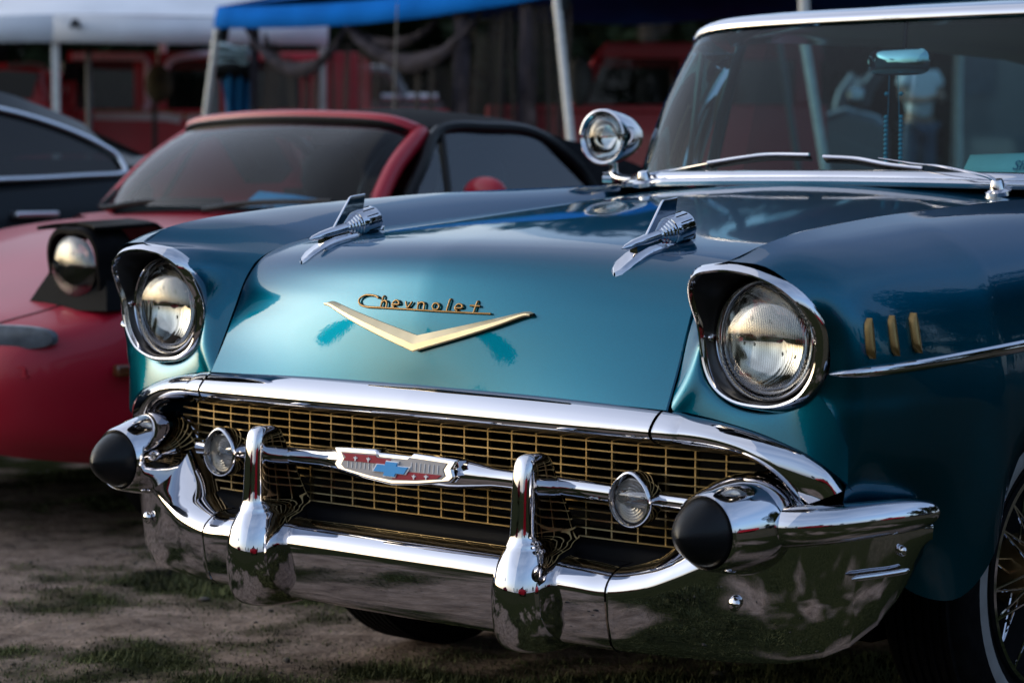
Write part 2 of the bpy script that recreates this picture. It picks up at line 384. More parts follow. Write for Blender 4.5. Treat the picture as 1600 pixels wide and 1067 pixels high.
for i in range(700):
    x, y = rg.uniform(-3.8, 1.2), rg.uniform(-1.0, 2.6); r = rg.uniform(.002, .006) if i > 40 else rg.uniform(.006, .013)
    pb.ball((x, y, GZ+gh(x, y)+r*.2), r, 6, 4, (rg.uniform(.7, 1.5), rg.uniform(.7, 1.3), rg.uniform(.4, .8)))
p_ = pb.build('pebbles', 'stone', smooth=True, angle=180); p_['kind'] = 'stuff'; p_['label'] = 'small stones scattered over the dirt'; p_['category'] = 'stones'

#@@CAR
# ------------------------------------------------------------------ the teal car
car = thing('classic_car', 'teal 1950s car with chrome bumper and gold grille nearest the camera', 'car', (0, 1.5, GZ))

# --- hood
HC = [(0, -.0235, .750), (0, -.0190, .80), (0, -.0118, .86), (0, -.0015, .905), (0, .0125, .947), (0, .036, .975), (0, .085, .996), (0, .18, 1.011), (0, .40, 1.034), (0, .8, 1.068), (0, 1.13, 1.094)]
HG = [(.550, -.016, .742), (.546, .015, .80), (.543, .044, .862), (.542, .067, .91), (.541, .103, .950), (.5415, .150, .972), (.543, .215, .987), (.548, .32, 1.0), (.555, .50, 1.012), (.585, .85, 1.032), (.625, 1.22, 1.055)]
NT = 66
hc, hg = cr(HC, NT), cr(HG, NT)
def hood_pt(i, u):
    C_, G_ = hc[i], hg[i]; a = abs(u); q = .80*a*a+.20*a
    q2 = .9*a**2.2+.1*a
    return Vector((G_.x*u, C_.y+(G_.y-C_.y)*q, C_.z+(G_.z-C_.z)*(q if i < 25 else q2*min(1, (i-25)/12)+q*(1-min(1, (i-25)/12)))))
NU = 48
hb = MB(); rows = []
for i in range(NT):
    row = [hood_pt(i, -1+2*j/NU) for j in range(NU+1)]
    l, r = row[0].copy(), row[-1].copy()
    dn = Vector((0, .012, -.010))
    row = [l+Vector((.001, 0, 0))+dn] + [l+Vector((-.002, 0, 0))+dn*.15] + row + [r+Vector((.002, 0, 0))+dn*.15] + [r+Vector((-.001, 0, 0))+dn]
    rows.append(row)
rows.insert(0, [p+Vector((0, .02, -.004)) for p in rows[0]])
hb.grid(rows)
hood = hb.build('hood', 'teal', car, angle=35)
def hood_y(x, z):
    """y of the hood's front face at lateral x and height z"""
    best = 0
    pr = None
    for i in range(NT):
        u = x/hg[i].x; p = hood_pt(i, max(-1, min(1, u)))
        if pr is not None and pr.z <= z <= p.z:
            f = (z-pr.z)/max(1e-6, p.z-pr.z); return pr.y+(p.y-pr.y)*f
        pr = p
    return pr.y
def hood_z(x, y):
    pr = None
    for i in range(NT):
        u = x/hg[i].x; p = hood_pt(i, max(-1, min(1, u)))
        if pr is not None and pr.y <= y <= p.y and p.z > .9:
            f = (y-pr.y)/max(1e-6, p.y-pr.y); return pr.z+(p.z-pr.z)*f
        pr = p
    return pr.z

# --- fenders
CREST = [(.862, .040, .700), (.845, .03, .745), (.812, .022, .782), (.77, .021, .757), (.722, .016, .747), (.665, .011, .754), (.622, .010, .779), (.603, .010, .81), (.596, .010, .85), (.596, .006, .885), (.597, -.012, .922), (.607, -.030, .950), (.642, -.045, .973), (.70, -.052, .985),
         (.718, .02, 1.010), (.72, .10, 1.025), (.72, .19, 1.035), (.72, .38, 1.051), (.72, .58, 1.062), (.72, .80, 1.072), (.718, 1.1, 1.079), (.712, 1.35, 1.085), (.71, 1.6, 1.09)]
OUTL = [(.862, .040, .645), (.838, .030, .664), (.815, .022, .680), (.79, .016, .693), (.72, .006, .716), (.64, .000, .732), (.585, -.005, .740), (.556, -.009, .746), (.553, .015, .797), (.549, .043, .860), (.548, .066, .908), (.547, .085, .935), (.547, .103, .951), (.547, .14, .967),
        (.549, .20, .983), (.552, .26, .993), (.555, .34, 1.001), (.562, .50, 1.011), (.577, .7, 1.022), (.595, .9, 1.034), (.612, 1.1, 1.046), (.64, 1.3, 1.058), (.66, 1.55, 1.07)]
NS = 120
ca, oa = cr(CREST, NS), cr(OUTL, NS)
K = 14
def cheek(i, t):
    C_, O_ = ca[i], oa[i]; s = i/(NS-1)*(len(CREST)-1)
    top = max(0, min(1, (s-11.5)/3.5))
    ty = t**(.62*(1-top)+1.0*top); tx = t**(1.55*(1-top)+1.0*top); tz = t**(1.55*(1-top)+1.9*top)
    return Vector((C_.x+(O_.x-C_.x)*tx, C_.y+(O_.y-C_.y)*ty, C_.z+(O_.z-C_.z)*tz))
fb = MB(); rows = []
for i in range(NS):
    row = [cheek(i, k/K) for k in range(K+1)]
    e = row[-1]; row.append(e+Vector((.002, .012, -.012)))
    rows.append(row)
fb.grid(rows)
SEC = [
 [(.70, -.052, .985), (.768, -.048, .978), (.815, -.028, .943), (.838, .0, .90), (.843, .015, .86), (.838, .021, .815), (.812, .022, .782), (.845, .03, .745), (.855, .045, .640), (.815, .06, .56)],
 [(.718, .02, 1.010), (.785, .02, .995), (.842, .022, .957), (.868, .03, .91), (.876, .035, .865), (.876, .038, .82), (.872, .042, .78), (.874, .05, .74), (.868, .075, .655), (.825, .11, .54)],
 [(.72, .10, 1.025), (.795, .1, 1.006), (.855, .10, .967), (.884, .1, .915), (.895, .1, .87), (.899, .1, .825), (.899, .11, .78), (.899, .115, .74), (.888, .135, .645), (.84, .17, .50)],
 [(.72, .19, 1.035), (.80, .19, 1.015), (.862, .19, .975), (.896, .2, .92), (.909, .2, .87), (.915, .2, .825), (.917, .2, .78), (.917, .21, .74), (.906, .22, .645), (.86, .235, .45)],
 [(.72, .30, 1.045), (.803, .30, 1.025), (.868, .30, .982), (.905, .30, .925), (.920, .30, .87), (.927, .30, .825), (.930, .30, .78), (.930, .30, .74), (.925, .30, .65), (.90, .30, .44)]]
def section(y, rz, bot):
    X = [.72, .804, .872, .910, .926, .934, .938, .939, .937, .925]; DZ = [0, -.019, -.062, -.120, -.178, -.225, -.272]
    zz = [rz+d for d in DZ]; a = zz[-1]; 
    zz += [a+(bot-a)*.25, a+(bot-a)*.6, bot]
    return [(x, y, z) for x, z in zip(X, zz)]
def arch(y):
    d = abs(y-.77); return .39+math.sqrt(max(0, .425**2-d*d)) if d < .425 else .40
for y in (.36, .40, .45, .52, .60, .70, .80, .92, 1.04, 1.12, 1.17, 1.20, 1.3, 1.6):
    SEC.append(section(y, interp(y, [.3, .38, .58, .8, 1.1, 1.35, 1.6], [1.045, 1.051, 1.062, 1.072, 1.079, 1.085, 1.09]), max(.30, arch(y)) if .345 < y < 1.195 else .32))
frows = []
secs = [cr(s_, 37) for s_ in SEC]
cols = [cr([s_[j] for s_ in secs], 90) for j in range(37)]
frows = [[cols[j][i] for j in range(37)] for i in range(90)]
fb.grid(frows)
# rolled lip round the wheel opening
for s in (1, -1):
    fo = fb.side(s).build('fender', 'teal', car, angle=32, weld=2e-4)

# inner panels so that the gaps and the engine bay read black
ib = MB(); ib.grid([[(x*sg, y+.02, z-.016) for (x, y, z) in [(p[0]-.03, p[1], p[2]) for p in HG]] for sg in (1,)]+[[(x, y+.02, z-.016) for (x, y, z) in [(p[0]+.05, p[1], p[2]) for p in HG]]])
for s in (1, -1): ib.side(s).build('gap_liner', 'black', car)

# --- chrome upper grille bar (centre section and two ends)
TOPB = [(0, -.022, .752), (.28, -.0205, .749), (.54, -.015, .7415), (.60, -.004, .7355), (.66, .001, .7275), (.72, .006, .7145), (.785, .014, .692), (.828, .024, .664), (.850, .036, .632)]
BOTB = [(0, -.052, .697), (.28, -.050, .6965), (.54, -.043, .6965), (.60, -.038, .698), (.655, -.030, .694), (.710, -.015, .680), (.750, .001, .657), (.778, .016, .628), (.79, .028, .610)]
NB = 320
ta, ba = cr(TOPB, NB), cr(BOTB, NB)
def bar_row(i):
    T, B = ta[i], ba[i]
    s = i/(NB-1)
    tg = (ta[min(i+1, NB-1)]-ta[max(i-1, 0)]).normalized()
    d = B-T; n_ = d.cross(tg); n_ = n_.normalized()
    if n_.y > 0: n_ = -n_
    k = 1.0-.25*s
    out = []
    for f, o in ((-.10, -.030), (-.04, -.006), (0, 0), (.12, .006), (.3, .0112), (.5, .0145), (.68, .0160), (.82, .0160), (.92, .0135), (.985, .008), (1.01, .0), (1.0, -.014), (.93, -.03)):
        out.append(T+d*f+n_*o*k)
    return out
i_seam = min(range(NB), key=lambda i: abs(ta[i].x-.545))
cb = MB(); rws = [bar_row(i) for i in range(i_seam)]
left = [[Vector((-p.x, p.y, p.z)) for p in r] for r in reversed(rws[1:])]
cb.grid(left+rws); cb.build('grille_surround', 'chrome', car, angle=60)
for s in (1, -1):
    e = MB(); rws = [bar_row(i) for i in range(i_seam, NB)]
    for r in rws[:1]: 
        for p in r: p.x += .0025
    e.grid(rws); e.cap(rws[-1]); e.side(s).build('grille_surround_end', 'chrome', car, angle=60)
# the dark joint between sections
for s in (1, -1):
    j = MB(); r = [p+Vector((0, .004, -.002)) for p in bar_row(i_seam)]; a_, b_ = [q-Vector((.0026, 0, 0)) for q in r], [q+Vector((.0026, 0, 0)) for q in r]
    j.grid([a_, b_]); j.side(s).build('joint_strip', 'black', car)

# --- headlights
LIP = [(.708, -.066, .972), (.752, -.063, .966), (.789, -.053, .951), (.812, -.041, .932), (.826, -.024, .908), (.832, -.008, .881), (.831, -.001, .853), (.826, 0, .824), (.815, 0, .799), (.793, 0, .775), (.756, 0, .760), (.718, 0, .7565), (.669, 0, .762), (.633, 0, .781), (.614, 0, .81), (.606, -.001, .845), (.605, -.008, .879), (.606, -.028, .914), (.616, -.046, .943), (.641, -.060, .963), (.673, -.065, .970)]
NL = 96
lip = cr(LIP, NL, closed=True)
HLC = Vector((.7195, 0, .8595))
def ring_from(lp, sx, dy, dytop):
    out = []
    for p in lp:
        t_ = max(0, min(1, (p.z-.86)/.11)); d = Vector((p.x-HLC.x, 0, p.z-HLC.z))
        out.append(Vector((HLC.x+d.x*sx, p.y+dy+dytop*t_, HLC.z+d.z*sx)))
    return out
def circ(r, y, n=NL, c=HLC, ph=0):
    # start angle matches lip[0] (top)
    return [Vector((c.x+r*math.sin(2*math.pi*i/n+ph), y, c.z+r*math.cos(2*math.pi*i/n+ph))) for i in range(n)]
def lip_circ(r, y):
    out = []
    for p in lip:
        a = math.atan2(p.x-HLC.x, p.z-HLC.z); out.append(Vector((HLC.x+r*math.sin(a), y, HLC.z+r*math.cos(a))))
    return out
outer_back = ring_from(lip, 1.085, .034, .0)
outer_rear = ring_from(lip, 1.092, .0165, -.003)
outer_mid = ring_from(lip, 1.05, .0075, -.001)
outer_f = ring_from(lip, 1.012, .0012, .0)
inner_f = ring_from(lip, .972, .001, .0)
inner_2 = ring_from(lip, .955, .010, .0)
for s in (1, -1):
    hb_ = MB(); hb_.grid([outer_back, outer_rear, outer_mid, outer_f, lip, inner_f, inner_2], close_u=True)
    hl = hb_.side(s).build('headlight', 'chrome', car, angle=50)
    q = MB(); q.grid([inner_2, ring_from(lip, .93, .016, .010), [a_*.5+b_*.5 for a_, b_ in zip(ring_from(lip, .90, .02, .03), lip_circ(.104, .020))], lip_circ(.1005, .022), lip_circ(.0985, .05)], close_u=True)
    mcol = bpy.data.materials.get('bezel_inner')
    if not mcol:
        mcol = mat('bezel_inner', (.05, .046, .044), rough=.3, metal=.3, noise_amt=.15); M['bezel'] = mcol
        M['bezel_visor_shade'] = mat('bezel_visor_shade', (.004, .004, .005), rough=.35)
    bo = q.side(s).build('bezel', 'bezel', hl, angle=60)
    bo.data.materials.append(M['bezel_visor_shade'])
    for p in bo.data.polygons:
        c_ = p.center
        if c_.z+WL[bo.name].z > .868: p.material_index = 1  # upper faces coloured near-black as the deep shadow inside the visor
    rr_ = MB(); rr_.lathe([(.012, .094), (.0, .0975), (-.006, .0955), (-.008, .0925), (-.004, .0895), (.010, .0885)], (HLC.x, .022, HLC.z), (0, 1, 0), 64); rr_.side(s).build('retaining_ring', 'chrome', hl, angle=60)
    rf = MB(); rf.lathe([(.012, .0885), (.024, .076), (.034, .056), (.041, .035), (.044, .012), (.0445, .001)], (HLC.x, .022, HLC.z), (0, 1, 0), 48); rf.side(s).build('reflector', 'reflector', hl, angle=180)
    ls = MB(); ls.lathe([(.010, .0885), (.004, .0875), (-.004, .083), (-.0125, .070), (-.0185, .053), (-.0225, .034), (-.0243, .016), (-.0248, .0005)], (HLC.x, .022, HLC.z), (0, 1, 0), 64)
    ls.side(s).build('lens', 'lens', hl, angle=180)
    for a_ in (90, 180, 270):
        sc = MB(); c_ = Vector((HLC.x+.1035*math.sin(R_(a_)), .004, HLC.z+.1035*math.cos(R_(a_))))
        sc.box((c_.x-.006, .012, c_.z-.006), (c_.x+.006, .022, c_.z+.006)); sc.ball((c_.x, .011, c_.z), .0042, 12, 6, (1, .6, 1))
        sc.side(s).build('screw_tab', 'chrome', hl, bevel=.003)

# --- grille
gp = MB(); gp.box((-.74, .10, .48), (.74, .12, .74)); gri = gp.build('grille', 'black', car, smooth=False)
def gy_(z, x=0): return .012+.02*max(0, (abs(x)-.45)/.2)**2
vb = MB(); vb.box((-.0016, -.004, .514), (.0016, .004, .705)); vbo = None
for i in range(-12, 13):
    x = (i+.5)*.0555
    if abs(x) > .69: continue
    if vbo is None: vbo = vb.build('grille_bar', 'gold', gri, smooth=False); o = vbo
    else: o = vbo.copy(); COL.objects.link(o)
    o.location = (x, .014+.02*max(0, (abs(x)-.45)/.2)**2, 0); 
for k in range(13):
    z = .5185+.0145*k
    pts = [(x, .008+.02*max(0, (abs(x)-.45)/.2)**2, z) for x in [-.69+.06*q for q in range(24)]]
    hbm = MB()
    hbm.grid([[Vector(p)+Vector((0, -.003, -.0012)), Vector(p)+Vector((0, -.003, .0012)), Vector(p)+Vector((0, .004, .0012)), Vector(p)+Vector((0, .004, -.0012))] for p in pts], close_u=True)
    hbm.build('grille_bar', 'gold', gri, smooth=False)
pan = MB(); pan.grid([[(x, y, z) for x in (-.63, -.4, 0, .4, .63)] for y, z in ((.07, .525), (.02, .519), (-.004, .513), (-.012, .505), (-.014, .490), (-.04, .47))]); pan.build('grille_sill', 'black', car)

# --- centre bar, badge and parking lights
br = MB(); pts = cr([(-.60, -.004, .594), (-.50, -.012, .597), (-.35, -.030, .603), (-.17, -.046, .608), (0, -.050, .608), (.17, -.046, .608), (.35, -.030, .603), (.50, -.012, .597), (.60, -.004, .594)], 61)
rads = []
for p in pts:
    a_ = abs(p.x); r = .0165+.012*max(0, 1-abs(a_-.12)/.09) if a_ < .3 else .0165
    if a_ < .12: r = .0285
    rads.append(r if a_ < .53 else .012)
br.tube(pts, rads, 20, flat=((0, 1, 0), .85)); br.build('grille_centre_bar', 'chrome', car, angle=60)
BO = [(-.124, .6336), (-.0283, .636), (-.0259, .6311), (.0486, .6312), (.0567, .6368), (.1462, .6348), (.1373, .6219), (.1456, .6087), (.1342, .599), (.068, .589), (.0027, .5854), (-.1116, .5961), (-.1297, .6054), (-.1198, .6197)]
BO = [(-.150, .6365), (-.045, .640), (-.040, .6345), (.040, .6345), (.045, .640), (.150, .6365), (.140, .620), (.147, .606), (.136, .597), (.065, .587), (0, .5815), (-.065, .587), (-.136, .597), (-.147, .606), (-.140, .620)]
def plate(poly, y0, y1): k = MB(); k.prism([(x+.004, y0, z) for x, z in poly], (0, y1-y0, 0)); k.v = [Vector((p.x, p.y+(p.z-.612)*.12, p.z)) for p in k.v]; return k
def shrink(poly, fx, fz, c_=(0, .612)): return [(c_[0]+(x-c_[0])*fx, c_[1]+(z-c_[1])*fz) for x, z in poly]
bd = plate(BO, -.086, -.055); badge = bd.build('badge', 'chrome', car, smooth=True, angle=50, bevel=.0075)
inn = shrink(BO, .86, .72)
plate(inn, -.0875, -.08).build('enamel_ground', 'grey_enamel', badge, smooth=False)
plate([(-.124, .628), (-.042, .6295), (-.038, .6262), (-.004, .6262), (-.004, .6165), (-.121, .6155), (-.114, .621)], -.089, -.084).build('red_quarter', 'red_enamel', badge, smooth=False)
plate([(.004, .6075), (.1195, .6085), (.110, .602), (.055, .595), (.004, .5925)], -.089, -.084).build('red_quarter', 'red_enamel', badge, smooth=False)
BT = [(-.012, .6215), (.016, .6215), (.014, .6155), (.042, .6155), (.033, .6035), (.0135, .6035), (.011, .5975), (-.016, .5975), (-.014, .6035), (-.040, .6035), (-.032, .6155), (-.0135, .6155)]
plate(shrink(BT, 1.12, 1.16, (0, .6095)), -.0905, -.084).build('bow_outline', 'white_enamel', badge, smooth=False)
plate(BT, -.0925, -.084).build('bow_tie', 'blue_enamel', badge, smooth=False)
for i in range(7):
    x = -.109+i*.0105; plate([(x, .604), (x+.0012, .604), (x+.0012, .6145), (x, .6145)], -.0888, -.085).build('enamel_line', 'white_enamel', badge, smooth=False)
for i in range(7):
    x = .046+i*.0105; plate([(x, .610), (x+.0012, .610), (x+.0012, .6245), (x, .6245)], -.0888, -.085).build('enamel_line', 'white_enamel', badge, smooth=False)
for cx, cz in ((-.089, .6205), (-.057, .6212), (.056, .6005), (.085, .6025)):
    fl = MB()
    fl.prism([(cx+.004-.001, -.0905, cz-.004), (cx+.004+.001, -.0905, cz-.004), (cx+.004+.0016, -.0905, cz+.002), (cx+.004, -.0905, cz+.0048), (cx+.004-.0016, -.0905, cz+.002)], (0, .003, 0))
    for sg in (1, -1):
        fl.prism([(cx+.004+sg*.001, -.0905, cz-.002), (cx+.004+sg*.0042, -.0905, cz+.0015), (cx+.004+sg*.0052, -.0905, cz+.0005), (cx+.004+sg*.004, -.0905, cz+.0028), (cx+.004+sg*.001, -.0905, cz)], (0, .003, 0))
    fl.v = [Vector((p.x, p.y+(p.z-.612)*.12, p.z)) for p in fl.v]; fl.build('lily_emblem', 'white_enamel', badge, smooth=False)
for s in (1, -1):
    c_ = (.497, -.035, .594); LS_ = .915
    pf = lambda a_: 1+.13*max(0, math.cos(a_))**10
    pk = MB(); pk.lathe([(d_, r_*LS_) for d_, r_ in [(.06, .010), (.05, .03), (.03, .042), (.012, .0475), (-.004, .0480), (-.010, .0465), (-.011, .0435), (-.004, .0415), (.004, .0405)]], c_, (0, 1, 0), 48, rfun=pf)
    pl = pk.side(s).build('parking_light', 'chrome', car, angle=60)
    pr_ = MB(); pr_.lathe([(d_, r_*LS_) for d_, r_ in [(.004, .0405), (.02, .03), (.028, .012), (.03, .001)]], c_, (0, 1, 0), 32); pr_.side(s).build('reflector', 'park_reflector', pl, angle=180)
    pr_ = MB(); pr_.lathe([(d_, r_*LS_) for d_, r_ in [(.004, .0405), (-.001, .039)]+[(-.001-.0065*(1-(r_/.039)**2)+(.0011 if q_ % 2 else 0), r_) for q_, r_ in enumerate([.037, .0345, .032, .0295, .027, .0245, .022, .0195, .017, .0145, .012])]+[(-.0085, .0095), (-.0105, .0075), (-.0108, .004), (-.008, .0035), (-.008, .0005)]], c_, (0, 1, 0), 48); pr_.side(s).build('lens', 'park_lens', pl, angle=25)

# --- V emblem and script on the hood
def on_hood(x, z, off): return Vector((x, hood_y(x, z)-off, z))
VT = [(-.2535, .8838), (-.235, .8858), (-.18, .8735), (-.10, .8565), (-.003, .8365)]
VM = [(-.2535, .8828), (-.235, .8822), (-.18, .8665), (-.10, .8458), (-.003, .8215)]
VB = [(-.2525, .8818), (-.235, .8788), (-.18, .8600), (-.10, .8365), (-.003, .8105)]
ve = MB()
tA, tM, tB = [cr([(x, 0, z) for x, z in L_], 40) for L_ in (VT, VM, VB)]
rows = []
for a_, m_, b_ in zip(tA, tM, tB):
    rows.append([on_hood(a_.x, a_.z, -.002), on_hood(a_.x, a_.z, .003), on_hood(m_.x, m_.z, .0125), on_hood(b_.x, b_.z, .0125), on_hood(b_.x, b_.z-.0025, .010), on_hood(b_.x, b_.z-.0005, -.002)])
rows2 = [[Vector((-p.x-.006, hood_y(-p.x, p.z)+(p.y-hood_y(p.x, p.z)), p.z)) for p in r] for r in reversed(rows)]
ve.grid(rows+rows2); ve.build('hood_emblem', 'cream_gold', car, angle=25)
ST = {
'c': [(-.1125, .8968), (-.120, .9000), (-.1328, .9013), (-.1480, .9008), (-.160, .8965), (-.1645, .8907), (-.1600, .8845), (-.150, .8815), (-.1374, .8804), (-.1092, .8805)],
'h1': [(-.1005, .9005), (-.1030, .8805)], 'h2': [(-.1020, .8885), (-.097, .8925), (-.092, .8928), (-.0885, .8895), (-.0880, .8815)],
'e': [(-.0735, .8875), (-.0575, .8882), (-.0580, .8920), (-.0635, .8948), (-.0700, .8930), (-.0735, .8880), (-.0720, .8845), (-.0675, .8828)],
'v': [(-.0400, .8935), (-.0335, .8832), (-.0240, .8935)],
'r1': [(-.0085, .8945), (-.0080, .8810)], 'r2': [(-.0080, .8895), (-.003, .8932), (.003, .8935), (.0068, .8905), (.0072, .8820)],
'o': [(.0262, .8880), (.0285, .8920), (.0335, .8935), (.0395, .8918), (.0420, .8872), (.0390, .8833), (.0335, .8822), (.0285, .8838), (.0262, .8880)],
'l': [(.0640, .9010), (.0605, .8805)],
'e2': [(.0785, .8869), (.0935, .8874), (.0935, .8915), (.0880, .8938), (.0820, .8925), (.0785, .8875), (.0800, .8840), (.0850, .8822)],
't1': [(.1255, .8994), (.1215, .8802)], 't2': [(.1110, .8921), (.1330, .8918)],
'bar': [(-.1092, .8805), (-.0694, .8805), (-.0362, .8805), (-.0078, .8803), (.0341, .8800), (.0563, .8799), (.1175, .8798), (.1351, .8798), (.1593, .8800)]}
sm = MB()
for k_, p_l in ST.items():
    dense = cr([(x, 0, z) for x, z in p_l], max(3, 5*len(p_l)))
    path = [on_hood(p.x, p.z, .0035) for p in dense]
    sm.tube(path, .0021 if k_ != 'bar' else .0018, 8)
    if k_ in ('h1', 'l', 't1', 'c', 'bar'):
        sm.tube([path[0]+Vector((0, .006, 0)), path[0]], .0018, 6)
sm.build('hood_script', 'gold_dull', car, angle=60)

# --- hood ornaments
def ornament(s):
    x = .379
    ax = Vector((0, .978, .205)).normalized(); up = Vector((0, -.205, .978)).normalized()
    b0 = MB()
    # flared foot lying on the hood
    outl = []
    yy = [.060, .066, .080, .105, .14, .18, .22, .26, .275]; ww = [.002, .012, .018, .020, .0185, .017, .0155, .012, .003]
    top, edge = [], []
    rows = []
    for y, w_ in zip(yy, ww):
        row = []
        for q in (-1, -.9, -.6, 0, .6, .9, 1):
            z = hood_z(x+q*w_, y); row.append(Vector((x+q*w_, y, z+(0.0 if abs(q) == 1 else .004 if abs(q) > .8 else .0075 if abs(q) > .5 else .006)))) 
        rows.append(row)
    b0.grid(rows)
    # fuselage
    st = Vector((x, .080, .9935)); 
    zc = [(0, .001), (.008, .0045), (.03, .008), (.06, .0095), (.10, .0100), (.105, .0102)]
    b0.lathe(zc, st, ax, 20)
    # stem joining fuselage to foot
    b0.grid([[Vector((x+sx*.007, y, .9935+(y-.08)*.21)), Vector((x+sx*.009, y, hood_z(x, y)+.002))] for sx, y in ((1, .110), (1, .205), (-1, .205), (-1, .110), (1, .110))])
    # stepped cone and drum
    cst = st+ax*.095
    b0.lathe([(0, .0102), (.004, .0120), (.0055, .0145), (.010, .0152), (.0112, .0175), (.0155, .0182), (.0168, .0205), (.021, .0213), (.0222, .0235), (.0262, .0240), (.027, .0262), (.030, .0268), (.072, .0268), (.076, .0252), (.0765, .020), (.072, .010), (.072, .0005)], cst, ax, 36)
    o = b0.side(s).build('hood_ornament', 'chrome', car, angle=30)
    for a_ in range(0, 360, 30):
        gr = MB(); u = up*math.cos(R_(a_))+Vector((1, 0, 0))*math.sin(R_(a_)); w_ = u.cross(ax)
        p = cst+u*.0262; gr.prism([p+ax*.040-w_*.0009, p+ax*.040+w_*.0009, p+ax*.070+w_*.0009, p+ax*.070-w_*.0009], u*.0011)
        gr.side(s).build('groove', 'black', o, smooth=False)
    fn = MB(); fp = [(.136, 1.008), (.1835, 1.0705), (.188, 1.0735), (.226, 1.078), (.219, 1.045), (.215, 1.022)]
    fn.prism([(x-.0022, y, z) for y, z in fp], (.0044, 0, 0)); fn.side(s).build('fin', 'chrome', o, smooth=False, bevel=.0014)
for s in (1, -1): ornament(s)

#@@BUMPER
# --- bumper
ST_ = [(0, -.104, .459), (.20, -.103, .459), (.34, -.100, .4575), (.42, -.097, .455), (.488, -.092, .4535), (.56, -.084, .467), (.612, -.074, .487), (.66, -.061, .509), (.71, -.042, .530), (.76, -.018, .552), (.81, .015, .566), (.855, .062, .570), (.89, .12, .574), (.908, .170, .572), (.915, .198, .570)]
NP = 420
bpth = cr(ST_, NP)
def bump_row(i):
    p = bpth[i]; tg = bpth[min(i+1, NP-1)]-bpth[max(i-1, 0)]; tg = Vector((tg.x, tg.y, 0)).normalized(); inn_ = Vector((-tg.y, tg.x, 0))
    ze = p.z; a_ = p.x
    zb = interp(a_, [0, .5, .7, .78, .83, .86, .885, .9, .91, .921], [.350, .352, .354, .358, .368, .384, .415, .45, .49, .555])
    dp = interp(a_, [0, .50, .60, .68, .75, .92], [1, 1, .95, .75, .6, .5])
    rise = interp(a_, [0, .49, .56, .66, .72], [0, 0, .008, .045, .05])
    h = ze-zb; ln = interp(a_, [0, .5, .72, .92], [1, 1, 2.1, 2.3])
    prof = [(.075, zb+.006), (.050, zb-.001), (.030*(.6+.4*ln), zb+.001), (.018*ln, zb+.011), (.0115*ln, zb+.027), (.0055*ln, zb+.5*h), (.001, ze-.022), (-.0006, ze-.008), (-.0006, ze-.001), (.0012, ze+.005), (.006, ze+.0125), (.0125, ze+.019), (.023, ze+.0265), (.037, ze+.032+rise*.25), (.055, ze+.035+rise*.6), (.078, ze+.0365+rise), (.100, ze+.036+rise)]
    kz = interp(a_, [.70, .78], [1, .12])
    return [Vector((p.x, p.y, 0))+inn_*d*dp+Vector((0, 0, z if z < ze else ze+(z-ze)*kz)) for d, z in prof]
rw = [bump_row(i) for i in range(NP)]
isx = min(range(NP), key=lambda i: abs(bpth[i].x-.488))
bb = MB(); rws = rw[:isx]
bb.grid([[Vector((-p.x, p.y, p.z)) for p in r] for r in reversed(rws[1:])]+rws)
bb.build('bumper', 'chrome', car, angle=60)
for s in (1, -1):
    w_ = MB(); rws = [[p.copy() for p in r] for r in rw[isx:]]
    for p in rws[0]: p.x += .002
    w_.grid(rws); w_.build('x', 'chrome') if False else None
    w_.side(s).build('bumper_wing', 'chrome', car, angle=60)
    jn = MB(); r = [p+Vector((0, .004, -.003)) for p in rw[isx]]; jn.grid([[q-Vector((.0024, 0, 0)) for q in r], [q+Vector((.0024, 0, 0)) for q in r]]); jn.side(s).build('joint_strip', 'black', car)
    # raised seam bead just inboard of the joint
    # horn running back round the corner
    hr = MB(); hp = cr([(.75, -.010, .574), (.80, .0, .578), (.845, .035, .583), (.88, .085, .588), (.902, .14, .590), (.913, .19, .590), (.917, .215, .589)], 26)
    hr.tube(hp, [.035, .0345, .034, .0335, .033, .0325, .032, .0315, .031, .0305, .030, .0295, .029, .0285, .028, .0275, .027, .026, .025, .0235, .0215, .019, .0155, .0115, .007, .002], 22, flat=((1, 0, 0), .9)); hr.side(s).build('bumper_horn', 'chrome', car, angle=60)
    # low rib on the side
    rb = MB(); rp = cr([(.862, .052, .497), (.884, .09, .500), (.898, .125, .502), (.905, .148, .504)], 16)
    rb.tube(rp, [.001]+[.0045]*14+[.002], 12, flat=((1, 0, 0), .8)); rb.side(s).build('bumper_rib', 'chrome', car, angle=60)
    for (x, y, z) in ((.709, -.043, .452), (.899, .135, .535)):
        bl = MB(); bl.ball((x, y, z), .0115 if x < .8 else .009, 16, 10, (1, .55, 1)); bl.side(s).build('bolt', 'chrome', car, angle=180)
    # bullet
    org = Vector((.707, -.116, .572)); axb = Vector((.045, 1, .035)).normalized()
    bu = MB(); bu.lathe([(.008, .050), (.0, .0545), (-.002, .0575), (.002, .060), (.015, .0635), (.035, .069), (.06, .0745), (.085, .0785), (.105, .0795), (.125, .078), (.140, .0745), (.148, .070), (.150, .072), (.156, .0765), (.162, .072), (.166, .055)], org, axb, 56)
    bo = bu.side(s).build('bumper_bullet', 'chrome', car, angle=50)
    ti = MB(); ti.lathe([(.006, .0535), (-.002, .0525), (-.012, .0495), (-.026, .0425), (-.040, .0325), (-.052, .0205), (-.059, .010), (-.062, .0005)], org, axb, 48); ti.side(s).build('rubber_tip', 'rubber', bo, angle=180)
